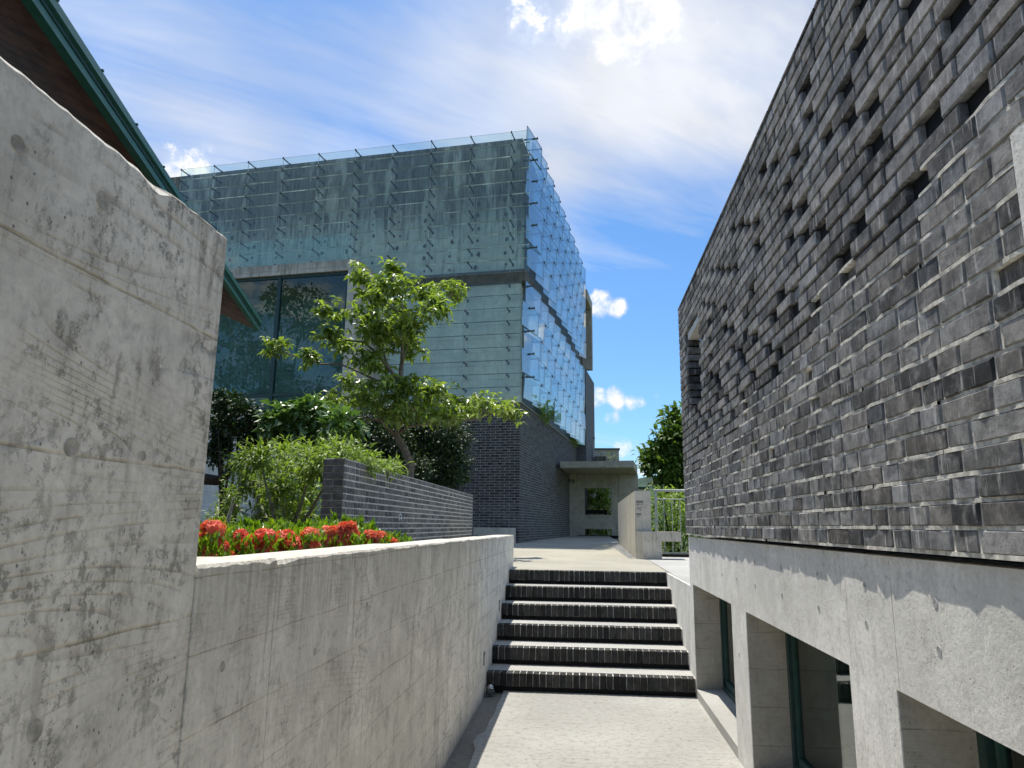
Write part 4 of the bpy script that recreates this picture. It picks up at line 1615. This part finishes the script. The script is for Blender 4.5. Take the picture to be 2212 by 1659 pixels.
# red-flowering bushes in the planter
heads = [(215, 445, 85), (155, 722, 55), (515, 590, 70), (610, 665, 70), (735, 530, 90), (915, 550, 88), (1050, 625, 95), (1150, 600, 60), (1160, 500, 55), (1310, 480, 50), (1385, 475, 40),
         (1320, 590, 62), (1490, 575, 50), (1550, 510, 48), (1660, 555, 30), (1735, 520, 45), (1840, 530, 45), (1845, 587, 42), (1550, 425, 24), (1955, 592, 24), (370, 712, 25)]
bush = [((0, 330), 3.3, 'flowering bush with coral-red heads pressed against the tall concrete wall'),
        ((330, 800), 3.6, 'flowering bush with deep red heads close to the parapet top'),
        ((800, 1230), 4.0, 'flowering bush with the widest red flower heads in the planter'),
        ((1230, 1620), 4.7, 'flowering bush with small orange-red heads in front of the garden wall corner'),
        ((1620, 2100), 5.5, 'flowering bush with orange and crimson heads where the garden wall dips behind the parapet')]
q9 = lambda x, y: ((750 + x * .4069) * .5486, (1900 + y * .4069) * .5486)
for (xa, xb_), dep, lab in bush:
    c0 = at_y(*q9((xa + xb_) / 2, 640), dep)
    t = thing('flowering_bush', lab, 'bush', (c0.x, dep, 1.18), 'red-flowering bushes in the planter')
    P, D = [], []
    n = 2400
    for _ in range(n):
        x = random.uniform(xa - 30, xb_ + 20)
        top = 470 + 40 * math.sin(x * .013) + (60 if 300 < x < 450 else 0) + (x > 1750) * 90
        yv = random.uniform(top - 20, 860)
        p = at_y(*q9(x, yv), dep + random.uniform(-.25, .45))
        P.append(tuple(p))
        a = random.uniform(0, 6.28)
        D.append((math.cos(a) * .55, math.sin(a) * .55, random.uniform(.3, 1.3)))
    for _ in range(60):      # leaves standing between the heads
        x = random.uniform(xa - 20, xb_ + 20)
        p = at_y(*q9(x, random.uniform(560, 760)), dep - .36)
        P.append(tuple(p))
        a = random.uniform(0, 6.28)
        D.append((math.cos(a) * .5, math.sin(a) * .5, 1.1))
    for _ in range(14):       # upright leading shoots
        x = random.uniform(xa, xb_)
        top = 455 + 30 * math.sin(x * .021) - (60 if 1200 < x < 1700 else 0) + (x > 1780) * 110
        for k in range(14):
            p = at_y(*q9(x + random.uniform(-14, 14), top + k * 9 - random.uniform(0, 40)), dep + .1)
            P.append(tuple(p))
            a = random.uniform(0, 6.28)
            D.append((math.cos(a) * .4, math.sin(a) * .4, 1.2))
    P, D = np.array(P), np.array(D)
    n = len(P)
    L = RNG.uniform(.035, .065, n) * (dep / 4.0) ** .5
    V, Fs = leaves(P, D, unit(n) * .9 + np.array([.2, -.3, .4]), L, L * .38, .1)
    leaf_object('foliage', V, Fs, RNG.random(n), M['leaf_ixora'], t)
    extra = [(random.uniform(xa + 20, xb_ - 20), random.uniform(500, 690) - (120 if xa > 1200 else 0) * random.random(), random.uniform(22, 42)) for _ in range(6)]
    for hx, hy, hr in heads + [e_ for e_ in extra if e_[0] < 1850]:
        if not (xa <= hx < xb_):
            continue
        c = at_y(*q9(hx, hy), dep - .30)
        r = hr * .4069 * .5486 / F * (dep - .3) * .97
        n = 120
        u = unit(n)
        u[:, 2] = u[:, 2] * .9 + .35
        u /= np.linalg.norm(u, axis=1, keepdims=True)
        lob = 1 + .22 * np.sin(u[:, 0:1] * 5 + hx) * np.cos(u[:, 1:2] * 6 + hy)
        cen = np.array(c) + u * lob * RNG.uniform(.45, 1.25, (n, 1)) * np.array([r * 1.1, r * .9, r * .62])
        P2, D2, U2 = [], [], []
        for ctr, nn in zip(cen, u):
            nv = Vector(nn).normalized()
            a = nv.orthogonal().normalized()
            b2 = nv.cross(a)
            a0 = random.random() * 6.28
            for q in range(4):
                ang = a0 + q * 1.571
                P2.append(tuple(ctr))
                D2.append(tuple(a * math.cos(ang) + b2 * math.sin(ang) + nv * .35))
                U2.append(tuple(nv))
        P2, D2, U2 = map(np.array, (P2, D2, U2))
        L = RNG.uniform(.016, .030, len(P2)) * (dep / 3.4)
        V, Fs = leaves(P2, D2, U2, L, L * .5, .15)
        tn = np.repeat(RNG.random(n) ** 1.6, 4) * (.55 if hx < 1100 else 1.0) + (.25 if hx in (215, 1160, 1310, 1735, 155) else 0)
        o = leaf_object('flower_head', V, Fs, np.clip(tn, 0, 1), M['petal'], t)
        del o['kind']
    tube_part(t, 'stem', [([Vector((c0.x + random.uniform(-.2, .2), dep + .1, 1.1)), Vector((c0.x + random.uniform(-.3, .3), dep + .1, 1.3))], .008, .005) for _ in range(6)], M['bark_dk'])

# trees and hedge beyond the railing
shrub('tree', 'tall dark green tree rising beside the far corner of the brick building', 'tree',
      [(1455, 905, 26, 26), (1440, 950, 30, 30), (1470, 960, 40, 50), (1415, 985, 32, 30), (1445, 1015, 45, 30), (1480, 1010, 45, 50), (1400, 1000, 18, 22), (1500, 930, 50, 60), (1470, 1050, 60, 25)],
      27.0, M['leaf_hedge'], 190, (.16, .34), .5, .1, z0=.8, deep=2.0)
shrub('hedge_shrub', 'sunny yellow-green shrub right behind the white railing', 'shrub',
      [(1430, 1080, 40, 25), (1465, 1085, 40, 30), (1420, 1120, 36, 30), (1460, 1130, 40, 36), (1440, 1160, 50, 30), (1500, 1120, 50, 50), (1470, 1180, 60, 20)], 15.5, M['leaf_bamboo'], 90, (.08, .15), .4, .3, z0=.8)
shrub('hedge_shrub', 'green shrub seen through the square opening of the concrete porch', 'shrub',
      [(1285, 1070, 30, 22), (1310, 1075, 30, 24), (1295, 1050, 30, 18), (1270, 1095, 30, 20), (1320, 1100, 30, 18), (1290, 1140, 60, 18)], 28.0, M['leaf_bamboo'], 110, (.14, .26), .5, .3, z0=1.0)
shrub('hedge_shrub', 'pale tuft of plants on the roof edge above the porch canopy', 'shrub', [(1318, 990, 16, 9), (1330, 985, 10, 8)], 29.0, M['leaf_bamboo'], 60, (.12, .25), .15, .1, z0=4.0)
mb = MB().box((2.05, 34, .8), (3.3, 38, 3.3))
bk = thing('annex_building', 'low pale grey annex just right of the porch', 'building', (2.6, 36, .8))
part('wall', MB().box((2.1, 34, .8), (3.1, 38, 3.15)), M['conc_low'], bk)
part('roof', MB().box((2.05, 33.8, 3.152), (3.2, 38.1, 3.26)), M['frame'], bk)
# plants spilling over the brick base
for v, lab in ((2.6, 'tuft of grass rooted on the brick base behind the lower glass'), (8.9, 'leafy tuft on the brick base next to the stair tower')):
    c = bpt(-.10, v, 4.6)
    t = thing('roof_plant', lab, 'plant', (c.x, c.y, 4.43))
    foliage(t, [((c.x, c.y, 4.62), (.18, .55, .22), 1), ((c.x + .05, c.y + .7, 4.55), (.15, .5, .16), .8)], 260, M['leaf_bamboo'], (.06, .14), .25, .2, name='foliage')
# tree standing behind the photographer, seen mirrored in the bay window
c = Vector((-18.0, 3.5, 0))
t = thing('tree', 'large spreading tree seen only as a reflection in the tall bay window', 'tree', (c.x, c.y, 1.16))
bs = []
r_ = random.Random(4)
for k in range(26):
    a = r_.uniform(0, 6.28)
    rr = r_.uniform(.2, 3.4)
    bs.append(((c.x + math.cos(a) * rr, c.y + math.sin(a) * rr, r_.uniform(6.0, 12.4)), (r_.uniform(.8, 1.2),) * 2 + (r_.uniform(.4, .7),), 1.0))
foliage(t, bs, 330, M['leaf_dark'], (.15, .28), .5, .4)
ln = [([c + Vector((0, 0, 1)), c + Vector((.1, 0, 4)), c + Vector((0, .1, 7))], .22, .12)]
for b_ in bs[::2]:
    ln.append(([c + Vector((0, 0, 5.0)), (c + Vector((0, 0, 5.5)) + Vector(b_[0])) / 2, Vector(b_[0])], .08, .02))
tube_part(t, 'trunk', ln, M['bark_dk'])
